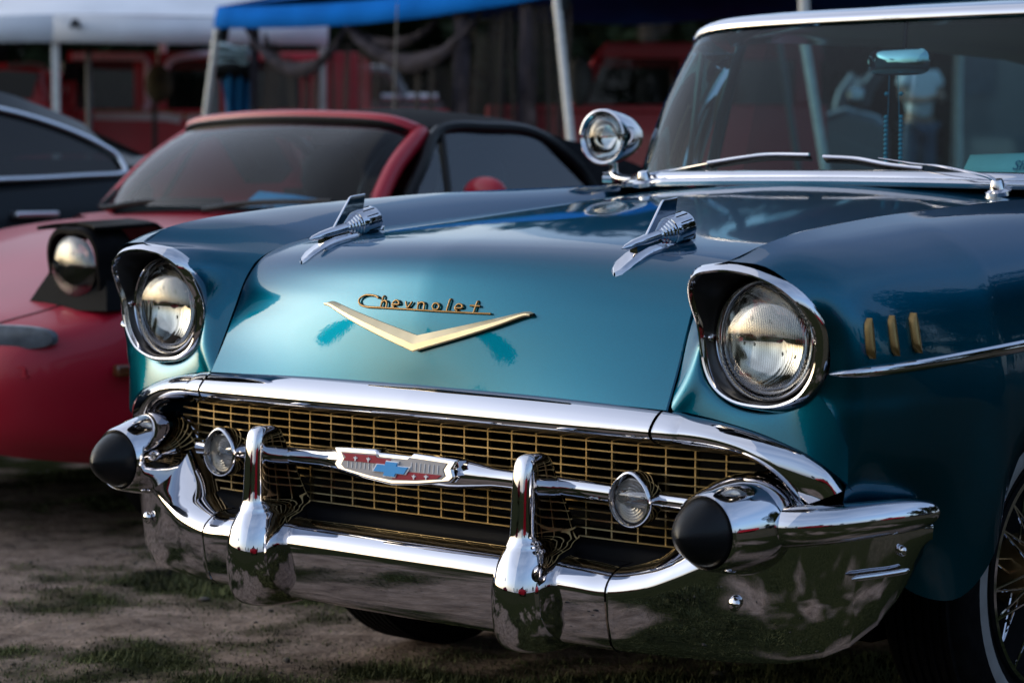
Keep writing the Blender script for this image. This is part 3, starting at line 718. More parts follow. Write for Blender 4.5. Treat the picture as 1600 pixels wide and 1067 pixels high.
# --- guards
def guard(s):
    gx_ = .326
    L_ = [(.334, .020, -.085, -.01), (.337, .036, -.118, .0), (.345, .044, -.137, .0), (.364, .0505, -.150, .0), (.395, .053, -.157, .0), (.43, .053, -.159, .0), (.455, .051, -.157, .0), (.478, .0475, -.151, .005), (.492, .0435, -.145, .01), (.503, .040, -.1385, .016), (.5125, .034, -.132, .02), (.5215, .0285, -.1285, .018), (.533, .0258, -.127, .010), (.56, .0245, -.125, -.004), (.60, .0225, -.1225, -.026), (.63, .0215, -.1195, -.042), (.648, .0195, -.115, -.050), (.657, .015, -.1085, -.057), (.6615, .007, -.1005, -.068)]
    rows = []
    for z, hw, yf, yb_ in cr_rows(L_, 44):
        row = []; n = 28; cy = (yf+yb_)/2; hy = (yb_-yf)/2
        e = .5 if z < .50 else .62
        for j in range(n):
            a_ = 2*math.pi*j/n; cs, sn = math.cos(a_), math.sin(a_)
            ex = 2/2.6 if z < .51 else 2/3.6
            px = hw*math.copysign(abs(cs)**ex, cs); py = hy*math.copysign(abs(sn)**ex, sn)
            # narrower at the front on the arm
            row.append(Vector((gx_+px, cy+py, z)))
        rows.append(row)
    k = MB(); k.grid(rows, close_u=True); k.cap(rows[-1]); k.cap(rows[0])
    go_ = k.side(s).build('bumper_guard', 'chrome', car, angle=60)
    fl = MB()
    for sx in (1, -1):
        for q in range(1): pass
def cr_rows(L_, n):
    P = [Vector((a_[1], a_[2], a_[3])) for a_ in L_]; Z = [Vector((a_[0], 0, 0)) for a_ in L_]
    return [(z.x, p.x, p.y, p.z) for z, p in zip(cr(Z, n), cr(P, n))]
for s in (1, -1): guard(s)

# --- side trim and louvres
def side_x(y, z):
    """x of the fender side at y, z"""
    best = None; bd_ = 9
    for r in frows:
        for p in r:
            d = (p.y-y)**2+(p.z-z)**2
            if d < bd_: bd_ = d; best = p
    return best.x
for s in (1, -1):
    tp = [(y, z) for y, z in ((.018, .8140), (.03, .8155), (.06, .8180), (.12, .8215), (.2, .8265), (.3, .833), (.43, .8405), (.6, .850), (.9, .862), (1.25, .872), (1.58, .88))]
    path = [Vector((side_x(y, z)+.004, y, z)) for y, z in tp]; path = cr(path, 40)
    tr_ = MB(); tr_.tube(path, [.0008, .0025, .004, .0052, .006, .0068, .0074]+[.0078+.00015*i for i in range(33)], 12, flat=((1, 0, 0), .7)); tr_.side(s).build('side_trim', 'chrome', car, angle=60)
    for k_ in range(3):
        yc = .060+.048*k_; zc_ = .869+.0022*k_
        lv = MB(); rows = []
        for q in range(9):
            zz = zc_-.031+.062*q/8; w_ = .0085*math.sqrt(max(.02, 1-abs(q/4-1)**4)); x0 = side_x(yc, zz)
            x0 = side_x(yc, zc_)+(side_x(yc, zc_-.03)-side_x(yc, zc_+.03))*(zc_-zz)/.06; rows.append([Vector((x0-.004, yc-w_, zz)), Vector((x0+.006, yc-w_*.95, zz)), Vector((x0+.0095, yc-w_*.45, zz)), Vector((x0+.0085, yc+w_*.3, zz)), Vector((x0+.005, yc+w_*.9, zz)), Vector((x0-.004, yc+w_, zz))])
        lv.grid(rows); lv.cap(rows[0]); lv.cap(rows[-1]); lv.side(s).build('fender_louvre', 'louvre_gold', car, angle=50)

# --- wheels
def wheel(x, y, s):
    c_ = Vector((x, y, .41)); ax = (1, 0, 0)
    ty = MB(); ty.lathe([(-.075, .20), (-.088, .23), (-.092, .26), (-.085, .286), (-.068, .301), (-.04, .306), (0, .307), (.04, .306), (.068, .301), (.085, .286), (.092, .26), (.088, .23), (.075, .20)], c_, ax, 72)
    for k_ in range(-3, 4):   # tread ribs
        ty.lathe([(k_*.018-.006, .303), (k_*.018-.005, .311), (k_*.018+.005, .311), (k_*.018+.006, .303)], c_, ax, 72)
    w_ = ty.side(s).build('wheel', 'tyre', car, angle=50)
    q = MB(); q.lathe([(.0905, .231), (.0935, .236), (.0945, .243), (.0945, .252), (.0925, .258)], c_, ax, 72); q.side(s).build('whitewall', 'whitewall', w_)
    q = MB(); q.lathe([(.080, .207), (.088, .205), (.088, .197), (.07, .190), (.03, .186), (-.06, .19)], c_, ax, 64); q.side(s).build('rim', 'chrome', w_)
    q = MB(); q.lathe([(.0, .19), (.004, .10), (.0, .001)], c_, ax, 32); q.side(s).build('wheel_disc', 'black', w_)
    q = MB(); q.lathe([(.0, .065), (.05, .062), (.07, .055), (.085, .048), (.10, .030), (.105, .001)], c_, ax, 40); q.side(s).build('hub', 'gold_dull', w_)
    sp = None
    for i in range(36):
        a0 = 2*math.pi*i/36; a1 = a0+(.28 if i % 2 else -.28); d0, d1 = (.075, .05) if i % 3 else (.03, .055)
        k = MB(); k.tube([c_+Vector((d0, .055*math.sin(a0), .055*math.cos(a0))), c_+Vector((d1, .19*math.sin(a1), .19*math.cos(a1)))], .0025, 6)
        k.side(s).build('spoke', 'chrome', w_)
for y in (.77, 3.69):
    for s in (1, -1): wheel(.716, y, s)

# --- cowl, wipers, windscreen
cw = MB()
CY = [(0, 1.125), (.25, 1.13), (.40, 1.15), (.52, 1.20), (.62, 1.29), (.70, 1.40)]
def cowl_y(x): return interp(abs(x), [a_ for a_, b_ in CY], [b_ for a_, b_ in CY])
xs = [-.70+.035*i for i in range(41)]
def cowl_row(dy, dz, sc=1): return [Vector((x*sc, cowl_y(x)+dy, 1.102-.012*(abs(x)/.7)**2+dz)) for x in xs]
k = MB(); k.grid([cowl_row(-.02, -.012), cowl_row(.0, -.008), cowl_row(.09, -.004)]); k.build('cowl', 'teal', car)
k = MB(); k.grid([cowl_row(-.006, -.010), cowl_row(-.010, -.003), cowl_row(-.006, .003), cowl_row(.004, .0055), cowl_row(.012, .003), cowl_row(.014, -.004)]); k.build('cowl_trim', 'chrome', car, angle=60)
k = MB(); k.grid([cowl_row(.022, -.004), cowl_row(.020, .006), cowl_row(.026, .014), cowl_row(.042, .020), cowl_row(.06, .019), cowl_row(.075, .008)]); k.build('windscreen_sill', 'chrome', car, angle=60)
WB = [(0, 1.195, 1.108), (.20, 1.20, 1.108), (.38, 1.225, 1.106), (.52, 1.275, 1.102), (.62, 1.35, 1.099), (.69, 1.45, 1.097), (.715, 1.56, 1.097), (.72, 1.64, 1.097)]
WT = [(0, 1.488, 1.449), (.22, 1.492, 1.449), (.42, 1.506, 1.448), (.545, 1.530, 1.444), (.63, 1.575, 1.430), (.68, 1.64, 1.402), (.70, 1.73, 1.378), (.703, 1.79, 1.365)]
wb, wt = cr(WB, 33), cr(WT, 33)
def ws(i, t_):
    p = wb[i].lerp(wt[i], t_); d = Vector((p.x*.35, -1, .5)).normalized(); return p+d*.018*4*t_*(1-t_)
k = MB(); rows = []
for q in range(17):
    r = [ws(i, q/16) for i in range(33)]; rows.append([Vector((-p.x, p.y, p.z)) for p in reversed(r[1:])]+r)
k.grid(rows); k.build('windscreen', 'glass', car, angle=180)
k = MB(); r = wt; full = [Vector((-p.x, p.y, p.z)) for p in reversed(r[1:])]+r
k.grid([[p+Vector((0, .002, -.007)) for p in full], [p+Vector((0, -.010, -.004)) for p in full], [p+Vector((0, -.012, .006)) for p in full], [p+Vector((0, -.004, .0145)) for p in full], [p+Vector((0, .018, .024)) for p in full], [p+Vector((0, .05, .030)) for p in full]]); k.build('windscreen_header', 'chrome', car, angle=60)
for s in (1, -1):
    k = MB(); e = [ws(32, q/16) for q in range(17)]
    k.grid([[p+Vector((.006, -.012, 0)), p+Vector((.014, -.002, 0)), p+Vector((.012, .03, 0)), p+Vector((-.012, .04, 0)), p+Vector((-.012, .0, 0))] for p in e], close_u=True); k.side(s).build('windscreen_pillar', 'chrome', car, angle=50)
for s, arm, blade in ((-1, [(-.455, 1.162, 1.100), (-.46, 1.20, 1.112), (-.424, 1.232, 1.121), (-.308, 1.225, 1.138), (-.208, 1.230, 1.151)], [(-.326, 1.226, 1.133), (-.222, 1.228, 1.146), (-.155, 1.229, 1.151), (-.053, 1.223, 1.150)]),
                      (1, [(.447, 1.150, 1.086), (.438, 1.140, 1.106), (.39, 1.142, 1.117), (.30, 1.168, 1.130), (.227, 1.202, 1.134), (.121, 1.220, 1.146)], [(-.013, 1.217, 1.146), (.068, 1.217, 1.142), (.151, 1.211, 1.130), (.238, 1.209, 1.122)])):
    k = MB(); k.tube(cr(arm, 24), [.0065-.0002*i for i in range(24)], 8, flat=((0, 0, 1), .7))
    pv = Vector(arm[0]); k.lathe([(-.012, .028), (-.004, .027), (.0, .016), (.010, .014), (.018, .011), (.019, .0005)], pv, (0, -.25, 1), 20)
    w_ = k.build('wiper', 'chrome', car, angle=50)
    bl = cr(blade, 20)
    k = MB(); k.tube([p+Vector((0, -.004, .004)) for p in bl], .0035, 8); k.build('blade_holder', 'chrome', w_)
    k = MB(); k.grid([[p+Vector((0, -.002, .002)), p+Vector((0, .010, -.008))] for p in bl]); k.build('blade_rubber', 'rubber', w_, solid=.003)

# --- spot lamp on the far windscreen pillar
c_ = Vector((-.832, 1.475, 1.198)); axs = Vector((.06, -1, -.02)).normalized()
k = MB(); k.lathe([(-.130, .001), (-.127, .016), (-.112, .034), (-.09, .047), (-.06, .057), (-.03, .063), (-.008, .066), (.006, .068), (.012, .067), (.014, .063), (.010, .056), (.0, .053)], c_, axs, 48)
k.tube(cr([c_+Vector((0, .03, -.062)), c_+Vector((.005, .03, -.09)), c_+Vector((.04, .02, -.10)), c_+Vector((.10, .02, -.103)), c_+Vector((.15, .03, -.10))], 16), .011, 12)
k.tube([c_+Vector((0, .03, -.098)), c_+Vector((-.02, .02, -.098))], .014, 12)
sl = k.build('spot_lamp', 'chrome', car, angle=50)
k = MB(); k.lathe([(.0, .055), (.006, .047), (.011, .03), (.013, .012), (.0135, .0005)], c_, axs, 36); k.build('lens', 'clear', sl, angle=180)
k = MB(); k.lathe([(-.002, .055), (-.02, .048), (-.04, .03), (-.05, .001)], c_, axs, 36); k.build('reflector', 'reflector', sl, angle=180)

# --- body behind the fenders, roof, cabin
k = MB()
def bsec(y, xm, zt, zb): return [(xm-.19, y, zt+.0), (xm-.11, y, zt-.012), (xm-.05, y, zt-.05), (xm-.015, y, zt-.12), (xm, y, zt-.25), (xm-.002, y, zt-.38), (xm-.02, y, zb)]
ys = [(1.6, .939, 1.075, .32), (2.2, .94, 1.06, .32), (2.9, .935, 1.05, .32), (3.2, .93, 1.05, .33), (3.29, .93, 1.05, .50), (3.45, .93, 1.05, .72), (3.69, .93, 1.05, .80), (3.95, .93, 1.05, .72), (4.1, .925, 1.05, .5), (4.2, .92, 1.06, .38), (4.6, .90, 1.08, .40), (4.95, .80, 1.02, .45)]
k.grid([bsec(*q) for q in ys])
for s in (1, -1): k.side(s).build('body_side', 'teal', car, angle=50)
k = MB(); k.grid([[(-.74, y, z), (-.4, y, z+.012), (0, y, z+.02), (.4, y, z+.012), (.74, y, z)] for y, z in ((3.75, 1.055), (4.2, 1.05), (4.7, 1.03), (4.97, .98), (5.0, .7), (4.97, .42))]); k.build('boot_lid', 'teal', car)
roof = []
for y, hw, z, cr_ in ((1.50, .57, 1.470, .012), (1.58, .60, 1.484, .02), (1.8, .625, 1.505, .028), (2.3, .64, 1.515, .03), (2.9, .63, 1.50, .03), (3.3, .60, 1.45, .03), (3.45, .58, 1.40, .03)):
    roof.append([Vector((hw*u, y+(.11*abs(u)**3.2 if y < 1.7 else .05*abs(u)**3), z-cr_*u*u-(.03*abs(u)**6))) for u in [-1+.1*i for i in range(21)]])
k = MB(); k.grid(roof); k.build('roof', 'teal', car, angle=60, solid=.02)
for s in (1, -1):
    for y0, y1, x0, x1, w_ in ((1.70, 1.78, .70, .64, .035), (3.72, 3.40, .67, .58, .08)):
        k = MB(); zt_ = 1.40 if y0 > 3 else 1.46
        k.tube([(x0, y0, 1.06), ((x0+x1)/2+.012, (y0+y1)/2, (1.06+zt_)/2), (x1, y1, zt_)], w_*.5, 8, flat=((1, 0, 0), .5)); k.side(s).build('roof_pillar', 'teal' if y0 > 3 else 'teal_trim', car)
    # vent window frame
    vf = [(.69, 1.62, 1.12), (.69, 1.72, 1.12), (.655, 1.775, 1.40), (.655, 1.625, 1.395), (.69, 1.62, 1.12)]
    k = MB(); k.tube(vf, .008, 8); k.side(s).build('vent_frame', 'teal_trim', car)
    k = MB(); k.tube([(.70, 1.60, 1.095), (.705, 2.5, 1.085), (.70, 3.6, 1.075)], .012, 8); k.side(s).build('window_sill', 'chrome', car)
    k = MB(); k.grid([[(.70, 1.84, 1.09), (.64, 1.87, 1.45)], [(.705, 2.54, 1.09), (.645, 2.54, 1.46)]]); k.side(s).build('side_window', 'side_glass', car)
    k = MB(); k.grid([[(.705, 2.56, 1.09), (.645, 2.56, 1.46)], [(.69, 3.6, 1.09), (.61, 3.3, 1.44)]]); k.side(s).build('side_window', 'side_glass', car)
k = MB(); k.grid([[Vector((x, y+.10*abs(x/.7)**2, z)) for x in [-.68+.085*i for i in range(17)]] for y, z in ((1.21, 1.095), (1.35, 1.093), (1.52, 1.088), (1.56, 1.07), (1.57, .95), (1.5, .8))]); k.build('dashboard', 'teal_trim', car)
for y in (2.35, 3.25):
    k = MB(); k.box((-.64, y, .50), (.64, y+.16, .98)); k.box((-.64, y-.42, .42), (.64, y, .60)); k.build('bench_seat', 'teal_trim', car, smooth=True, bevel=.05)
k = MB(); rows = []
swc = Vector((.37, 1.80, 1.06)); swa = Vector((0, -.85, .5)).normalized(); u = Vector((1, 0, 0)); w_ = swa.cross(u)
k.tube([swc+(u*math.cos(2*math.pi*i/40)+w_*math.sin(2*math.pi*i/40))*.205 for i in range(41)], .010, 8, caps=False)
k.tube([swc-u*.2, swc+swa*-.03, swc+u*.2], .009, 8); k.tube([swc-swa*.03, swc+Vector((0, -.3, -.14))], .022, 10); k.build('steering_wheel', 'teal_trim', car)
k = MB(); k.box((-.60, .5, .30), (.60, 4.9, .62)); k.build('underbody', 'underbody', car, smooth=False)
k = MB(); k.box((-.53, .10, .55), (.53, 1.2, .93)); k.build('engine_bay', 'underbody', car, smooth=False)
k = MB(); k.grid([[(-.70, 1.62, .55), (.70, 1.62, .55)], [(-.70, 3.7, .55), (.70, 3.7, .55)]]); k.build('cabin_floor', 'dark_in', car)
k = MB(); k.grid([[(-.58, 3.32, 1.43), (.58, 3.32, 1.43)], [(-.66, 3.72, 1.07), (.66, 3.72, 1.07)]]); k.build('rear_window', 'side_glass', car)
# inside mirror
k = MB(); mc = Vector((0, 1.475, 1.355)); 
rows = []
for y, sx, sz in ((-.019, .25, .2), (-.017, .55, .5), (-.011, .85, .8), (-.003, 1, 1), (.006, 1, 1), (.010, .96, .9)):
    rows.append([mc+Vector((.078*sx*math.copysign(abs(math.cos(a_))**.45, math.cos(a_)), y, .030*sz*math.copysign(abs(math.sin(a_))**.6, math.sin(a_)))) for a_ in [2*math.pi*i/28+.01 for i in range(28)]])
k.grid(rows, close_u=True); k.cap(rows[0]); mir = k.build('rear_view_mirror', 'chrome', car, angle=40); k = MB(); k.tube([mc+Vector((0, .02, .02)), mc+Vector((0, .03, .10))], .005, 8); k.build('mirror_stem', 'rubber', mir)

# --- things in and on the car
bs = MB()
for dx in (-.018, .020):
    z = 1.325; top = Vector((dx*.6, 1.455, z))
    bs.tube([top, (dx, 1.455, 1.10)], .0008, 5)
    for i in range(12): bs.ball((dx, 1.455, 1.235-.0098*i), .0052, 8, 6)
    bs.ball((dx, 1.455, 1.285), .005, 8, 6); bs.ball((dx, 1.455, 1.115), .0055, 8, 6)
tag(bs.build('bead_string', 'bead'), 'string of turquoise beads hanging from the inside mirror', 'beads')
k = MB(); k.grid([[(.150, 1.485, 1.100), (.155, 1.52, 1.152)], [(.30, 1.475, 1.100), (.30, 1.515, 1.156)], [(.45, 1.47, 1.100), (.45, 1.505, 1.160)]])
pc = k.build('show_card', 'paper', None, solid=.002); tag(pc, 'pale card lying on the dashboard behind the windscreen', 'card')
k = text_mesh('Show', .032, .0006); tm = MB(); tm.v = [Vector((.315+p.x, 1.485+p.y+(p.z)*.7-.003, 1.122+p.z*.9)) for p in k.v]; tm.f = k.f
ob = tm.build('lettering', 'signink', pc, smooth=False)

#@@OTHERS
# ------------------------------------------------------------------ red roadster next to the car
rd = thing('red_roadster', 'red roadster with raised round headlights and black soft top', 'car', (-2.98, 2.4, GZ))
XC = -2.98
# sections: y, half width, centre height, shoulder height, bottom, crown power
def rsec(y, hw, zc_, zs, zb, tuck=.06):
    P = [(hw-tuck-.05, zb), (hw-tuck*.5, zb+.06), (hw-.01, zb+(zs-zb)*.45), (hw, zb+(zs-zb)*.68), (hw-.025, zs-.03), (hw-.10, zs), (hw*.66, zs+(zc_-zs)*.62), (hw*.33, zs+(zc_-zs)*.92), (0, zc_)]
    right = [Vector((XC+x, y, z)) for x, z in P]; left = [Vector((XC-x, y, z)) for x, z in reversed(P[:-1])]
    return right+left
RS = [(.800, .36, .560, .545, .44, .10), (.815, .50, .635, .60, .40, .10), (.85, .60, .692, .66, .37, .10), (.92, .68, .728, .695, .35, .09), (1.05, .745, .765, .728, .33, .08), (1.25, .79, .822, .785, .30, .07), (1.5, .815, .895, .86, .26, .06), (1.8, .83, .955, .915, .24, .06), (2.15, .835, .985, .935, .24, .06)]
k = MB(); rows = [rsec(*q) for q in RS]; cols = [cr([r[j] for r in rows], 30) for j in range(17)]
rows = [cr([cols[j][i] for j in range(17)], 49) for i in range(30)]
k.grid(rows); k.cap(rows[0]); k.build('front_body', 'red_paint', rd, angle=60)
seam = MB(); jc = min(range(25), key=lambda j_: abs(rows[22][j_].x-XC-.60))
for j_ in (jc, 48-jc): seam.tube([rows[i_][j_] for i_ in range(6, 30)], .0028, 5)
seam.tube([rows[6][j_] for j_ in range(jc, 49-jc)], .0028, 5); seam.build('bonnet_gap', 'rubber', rd)
k = MB(); RS2 = [(2.15, .835, .90, .965, .24, .06), (2.5, .84, .92, .985, .24, .06), (3.2, .84, .95, 1.0, .24, .06), (3.35, .84, .985, 1.0, .26, .06), (4.0, .83, 1.0, .985, .3, .06), (4.5, .78, .97, .93, .36, .08), (4.75, .68, .86, .82, .42, .1)]
rows = [rsec(*q) for q in RS2]; k.grid(rows); k.cap(rows[-1]); k.build('rear_body', 'red_paint', rd, angle=60)
# bumper crease line, air intake, lettering, signals
k = MB(); k.tube([(XC+p[0], p[1], p[2]) for p in cr([(-.66, .955, .612), (-.45, .842, .615), (-.2, .802, .617), (0, .798, .617), (.2, .802, .617), (.45, .842, .615), (.66, .955, .612), (.74, 1.1, .61)], 40)], .006, 6); k.build('bumper_crease', 'rubber', rd)
k = MB(); rows = []
for q, sc in ((-.012, 1), (.03, .92)): rows.append([Vector((XC+.42*sc*math.copysign(abs(math.cos(a_))**.6, math.cos(a_)), .80+q+.04*abs(math.cos(a_))**2, .50+.055*sc*math.sin(a_))) for a_ in [2*math.pi*i/32 for i in range(32)]])
k.grid(rows, close_u=True); k.cap(rows[1]); k.build('air_intake', 'black', rd)
for s in (1, -1):
    k = MB(); rows = []
    for sc, q in ((1.0, .004), (.96, -.010), (.5, -.016)):
        rows.append([Vector((XC+s*(.565+.150*sc*math.copysign(abs(math.cos(a_))**.7, math.cos(a_))), .855+q+.52*max(0, .565+.150*sc*math.copysign(abs(math.cos(a_))**.7, math.cos(a_))-.42)**1.25-.028, .676+.033*sc*math.copysign(abs(math.sin(a_))**.7, math.sin(a_)))) for a_ in [2*math.pi*i/32+.01 for i in range(32)]])
    k.grid(rows, close_u=True); k.cap(rows[2]); k.build('turn_signal', 'lampgrey', rd)
    k = MB(); k.box((-.014, -.05, -.016), (.014, .05, .016)); 
    k.v = [Vector((XC+s*(.795+p.x+.3*p.y), 1.13+p.y, .585+p.z)) for p in k.v]; k.build('side_marker', 'amber', rd, bevel=.006)
    # raised headlight
    hx = XC+s*.585; hc_ = Vector((hx, 1.150, .855))
    k = MB(); sq = lambda a_: 1+.16*abs(math.sin(2*a_))**1.5
    k.lathe([(-.004, .094), (-.010, .098), (-.009, .108), (.0, .114), (.04, .118), (.09, .114), (.12, .10)], hc_+Vector((0, -.045, -.006)), (0, 1, .10), 48, rfun=sq)
    hp_ = k.build('popup_headlight', 'black', rd, angle=40)
    LD = (-.125, -.11, -.08, 0, .08, .11, .12)
    k = MB(); k.grid([[(hx+dx, 1.105-.03*(abs(dx)/.12)**3, .978-.9*dx*dx) for dx in LD], [(hx+dx, 1.29, .985-.8*dx*dx) for dx in LD], [(hx+dx*.95, 1.42, .90) for dx in LD]]); k.build('headlight_cover', 'black', hp_, solid=.010)
    k = MB(); k.prism([(hx-.165, 1.055, .738), (hx+.155, 1.085, .742), (hx+.10, 1.13, .86), (hx-.10, 1.11, .86)], (0, .06, 0)); k.build('headlight_well', 'black', hp_, smooth=False)
    k = MB(); k.lathe([(.004, .092), (-.008, .082), (-.016, .06), (-.021, .03), (-.022, .0005)], hc_+Vector((0, -.055, 0)), (0, 1, 0), 40); k.build('lens', 'lens', hp_, angle=180)
    k = MB(); k.lathe([(.004, .092), (.03, .07), (.05, .04), (.055, .001)], hc_+Vector((0, -.055, 0)), (0, 1, 0), 32); k.build('reflector', 'reflector', hp_, angle=180)
k = text_mesh('mazda', .085, .003); k.v = [Vector((XC+.555+p.x*.95, .872+p.y+(.42*p.x if p.x > 0 else .25*p.x)-.03, .572+p.z*.75)) for p in k.v]
k.build('embossed_lettering', 'red_paint', rd, smooth=False)
# windscreen, frame, roof
wbz = [(-.665, 2.20, .985), (-.5, 2.10, .995), (-.25, 2.045, 1.0), (0, 2.03, 1.0), (.25, 2.045, 1.0), (.5, 2.07, .995), (.665, 2.15, .985)]
wtz = [(-.56, 2.50, 1.235), (-.45, 2.43, 1.262), (-.22, 2.40, 1.276), (0, 2.39, 1.280), (.22, 2.40, 1.276), (.45, 2.43, 1.262), (.545, 2.49, 1.230)]
wbz = [(XC+a_, b_, c_) for a_, b_, c_ in wbz]; wtz = [(XC+a_, b_, c_) for a_, b_, c_ in wtz]
wb2, wt2 = cr(wbz, 25), cr(wtz, 25)
k = MB(); k.grid([[a_.lerp(b_, q/8)+Vector((0, -.03*4*q/8*(1-q/8), .02*4*q/8*(1-q/8))) for a_, b_ in zip(wb2, wt2)] for q in range(9)]); k.build('windscreen', 'mid_glass', rd, angle=180)
k = MB(); arcL = cr([wb2[0]+Vector((0, .01, 0)), wb2[0].lerp(wt2[0], .5)+Vector((0, -.012, .012)), wt2[0]], 10); arcR = cr([wt2[-1], wb2[-1].lerp(wt2[-1], .5)+Vector((0, -.012, .012)), wb2[-1]+Vector((0, .01, 0))], 10); k.tube(arcL+wt2[1:-1]+arcR, .029, 10, flat=((0, 1, .4), .8)); k.build('windscreen_frame', 'red_paint', rd)
k = MB(); k.tube([p+Vector((0, -.012, .0)) for p in [wb2[0]]+[wb2[0].lerp(wt2[0], .5)+Vector((0, -.014, .010))]+[wt2[0]]+wt2[1:-1]+[wt2[-1]]+[wb2[-1].lerp(wt2[-1], .5)+Vector((0, -.014, .010))]+[wb2[-1]]], .016, 8); k.build('windscreen_seal', 'rubber', rd)
k = MB(); rows = []
for y, hw, z, e in ((2.455, .53, 1.285, .04), (2.6, .555, 1.308, .05), (2.85, .57, 1.318, .06), (3.1, .58, 1.305, .08), (3.35, .60, 1.25, .11), (3.6, .64, 1.16, .13), (3.9, .68, 1.03, .06)):
    rows.append([Vector((XC+hw*u, y+.06*abs(u)**3*(1 if y < 2.5 else 0), z-e*abs(u)**2.6)) for u in [-1+.1*i for i in range(21)]])
k.grid(rows); k.build('soft_top', 'soft_top', rd, angle=70)
for s in (1, -1):
    k = MB(); T = [(2.80, .548, 1.25), (3.15, .575, 1.245), (3.40, .60, 1.20)]
    # quarter of the soft top behind the window
    k.grid([[(XC+s*.58, 2.97, 1.238), (XC+s*.615, 3.11, 1.17), (XC+s*.67, 3.22, 1.02)], [(XC+s*.605, 3.22, 1.20), (XC+s*.645, 3.42, 1.11), (XC+s*.68, 3.55, 1.02)], [(XC+s*.64, 3.55, 1.10), (XC+s*.67, 3.72, 1.05), (XC+s*.69, 3.9, 1.01)]]); k.build('soft_top_quarter', 'soft_top', rd, angle=70)
    k = MB(); k.tube(cr([(XC+s*.675, 2.28, 1.0), (XC+s*.63, 2.41, 1.13), (XC+s*.568, 2.55, 1.238), (XC+s*.572, 2.76, 1.250), (XC+s*.582, 2.98, 1.232), (XC+s*.625, 3.15, 1.13), (XC+s*.67, 3.22, 1.0)], 40), .020, 8); k.build('window_seal', 'rubber', rd)
    k = MB(); k.tube([(XC+s*.69, 2.47, 1.0), (XC+s*.575, 2.55, 1.235)], .012, 8); k.build('quarter_light_bar', 'rubber', rd)
    k = MB(); k.grid([[(XC+s*.685, 2.26, 1.0), (XC+s*.57, 2.54, 1.235)], [(XC+s*.695, 2.7, 1.0), (XC+s*.57, 2.76, 1.245)], [(XC+s*.69, 3.20, 1.0), (XC+s*.59, 2.98, 1.222)]]); k.build('door_window', 'pale_glass', rd)
    k = MB(); k.ball((XC+s*.79, 2.52, 1.045), .07, 16, 10, (1.2, .6, .72)); k.build('door_mirror', 'red_paint', rd)
    k = MB(); k.tube(cr([(XC+s*.25-.2, 2.02, .99), (XC+s*.25, 2.06, 1.015), (XC+s*.25+.3, 2.10, 1.02)], 12), .009, 6); k.build('wiper', 'rubber', rd)
    k = MB(); k.ball((XC+s*.34, 2.95, 1.08), .13, 12, 8, (1.1, .5, 1.0)); k.box((XC+s*.34-.25, 2.95, .5), (XC+s*.34+.25, 3.12, 1.05)); k.build('seat', 'dark_in', rd)
    for y in (1.45, 3.75):
        k = MB(); k.lathe([(-.09, .18), (-.095, .26), (-.08, .285), (0, .29), (.08, .285), (.095, .26), (.09, .18), (.06, .17), (.05, .001)], (XC+s*.735, y, GZ+.285), (1, 0, 0), 32); k.build('wheel', 'tyre', rd)
k = MB(); k.box((XC-.66, 2.22, .9), (XC+.66, 2.48, 1.0)); k.build('dashboard', 'dark_in', rd, bevel=.03)
k = MB(); swc = Vector((XC+.33, 2.62, 1.06)); u = Vector((1, 0, 0)); w_ = Vector((0, .4, .9)).normalized()
k.tube([swc+(u*math.cos(2*math.pi*i/32)+w_*math.sin(2*math.pi*i/32))*.175 for i in range(33)], .013, 8, caps=False); k.build('steering_wheel', 'rubber', rd)
k = MB(); k.box((XC-.60, 1.5, .25), (XC+.60, 4.5, .5)); k.build('underbody', 'underbody', rd, smooth=False)
k = MB(); k.box((-.05, -.012, -.012), (.05, .012, .012)); k.v = [Vector((XC, 2.62, 1.225))+p*1.6 for p in k.v]; k.build('rear_view_mirror', 'rubber', rd, bevel=.006)
k = MB(); k.grid([[(-3.010, 2.24, .990), (-2.965, 2.29, 1.045)], [(-2.84, 2.24, .990), (-2.80, 2.29, 1.034)], [(-2.62, 2.24, .990), (-2.60, 2.29, 1.012)]])
sg = k.build('show_sign', 'signblue', None, solid=.003); tag(sg, 'blue card sign behind the red roadster windscreen', 'sign')
k = text_mesh('SHOW', .035, .0005); k.v = [Vector((-2.90+p.x, 2.24+p.y+p.z*1.0-.004, .993+p.z*1.0)) for p in k.v]; k.build('lettering', 'signink', sg, smooth=False)

# ------------------------------------------------------------------ dark sedan beyond the roadster
sd_ = thing('dark_sedan', 'dark blue grey sedan with bright trim round its side windows', 'car', (-5.6, 1.4, GZ))
SX = -4.75
k = MB()
def ssec(y, zt, hw=.88, zb=.30): return [Vector((-5.6+sx*(hw*a_), y, zb+(zt-zb)*b_)) for sx, a_, b_ in ((1, .93, 0), (1, 1, .25), (1, 1.0, .62), (1, .965, .92), (1, .90, 1.0), (1, .4, 1.03), (-1, .4, 1.03), (-1, .90, 1.0), (-1, .965, .92), (-1, 1, .62), (-1, 1, .25), (-1, .93, 0))]
k.grid([ssec(-1.05, .72, .66, .4), ssec(-.9, .84, .82), ssec(-.2, .98, .87), ssec(.6, 1.02, .88), ssec(2.5, 1.075, .885), ssec(3.2, 1.13, .88), ssec(3.9, 1.12, .85), ssec(4.1, .9, .8, .4)]); k.build('body', 'sedan_paint', sd_, angle=50)
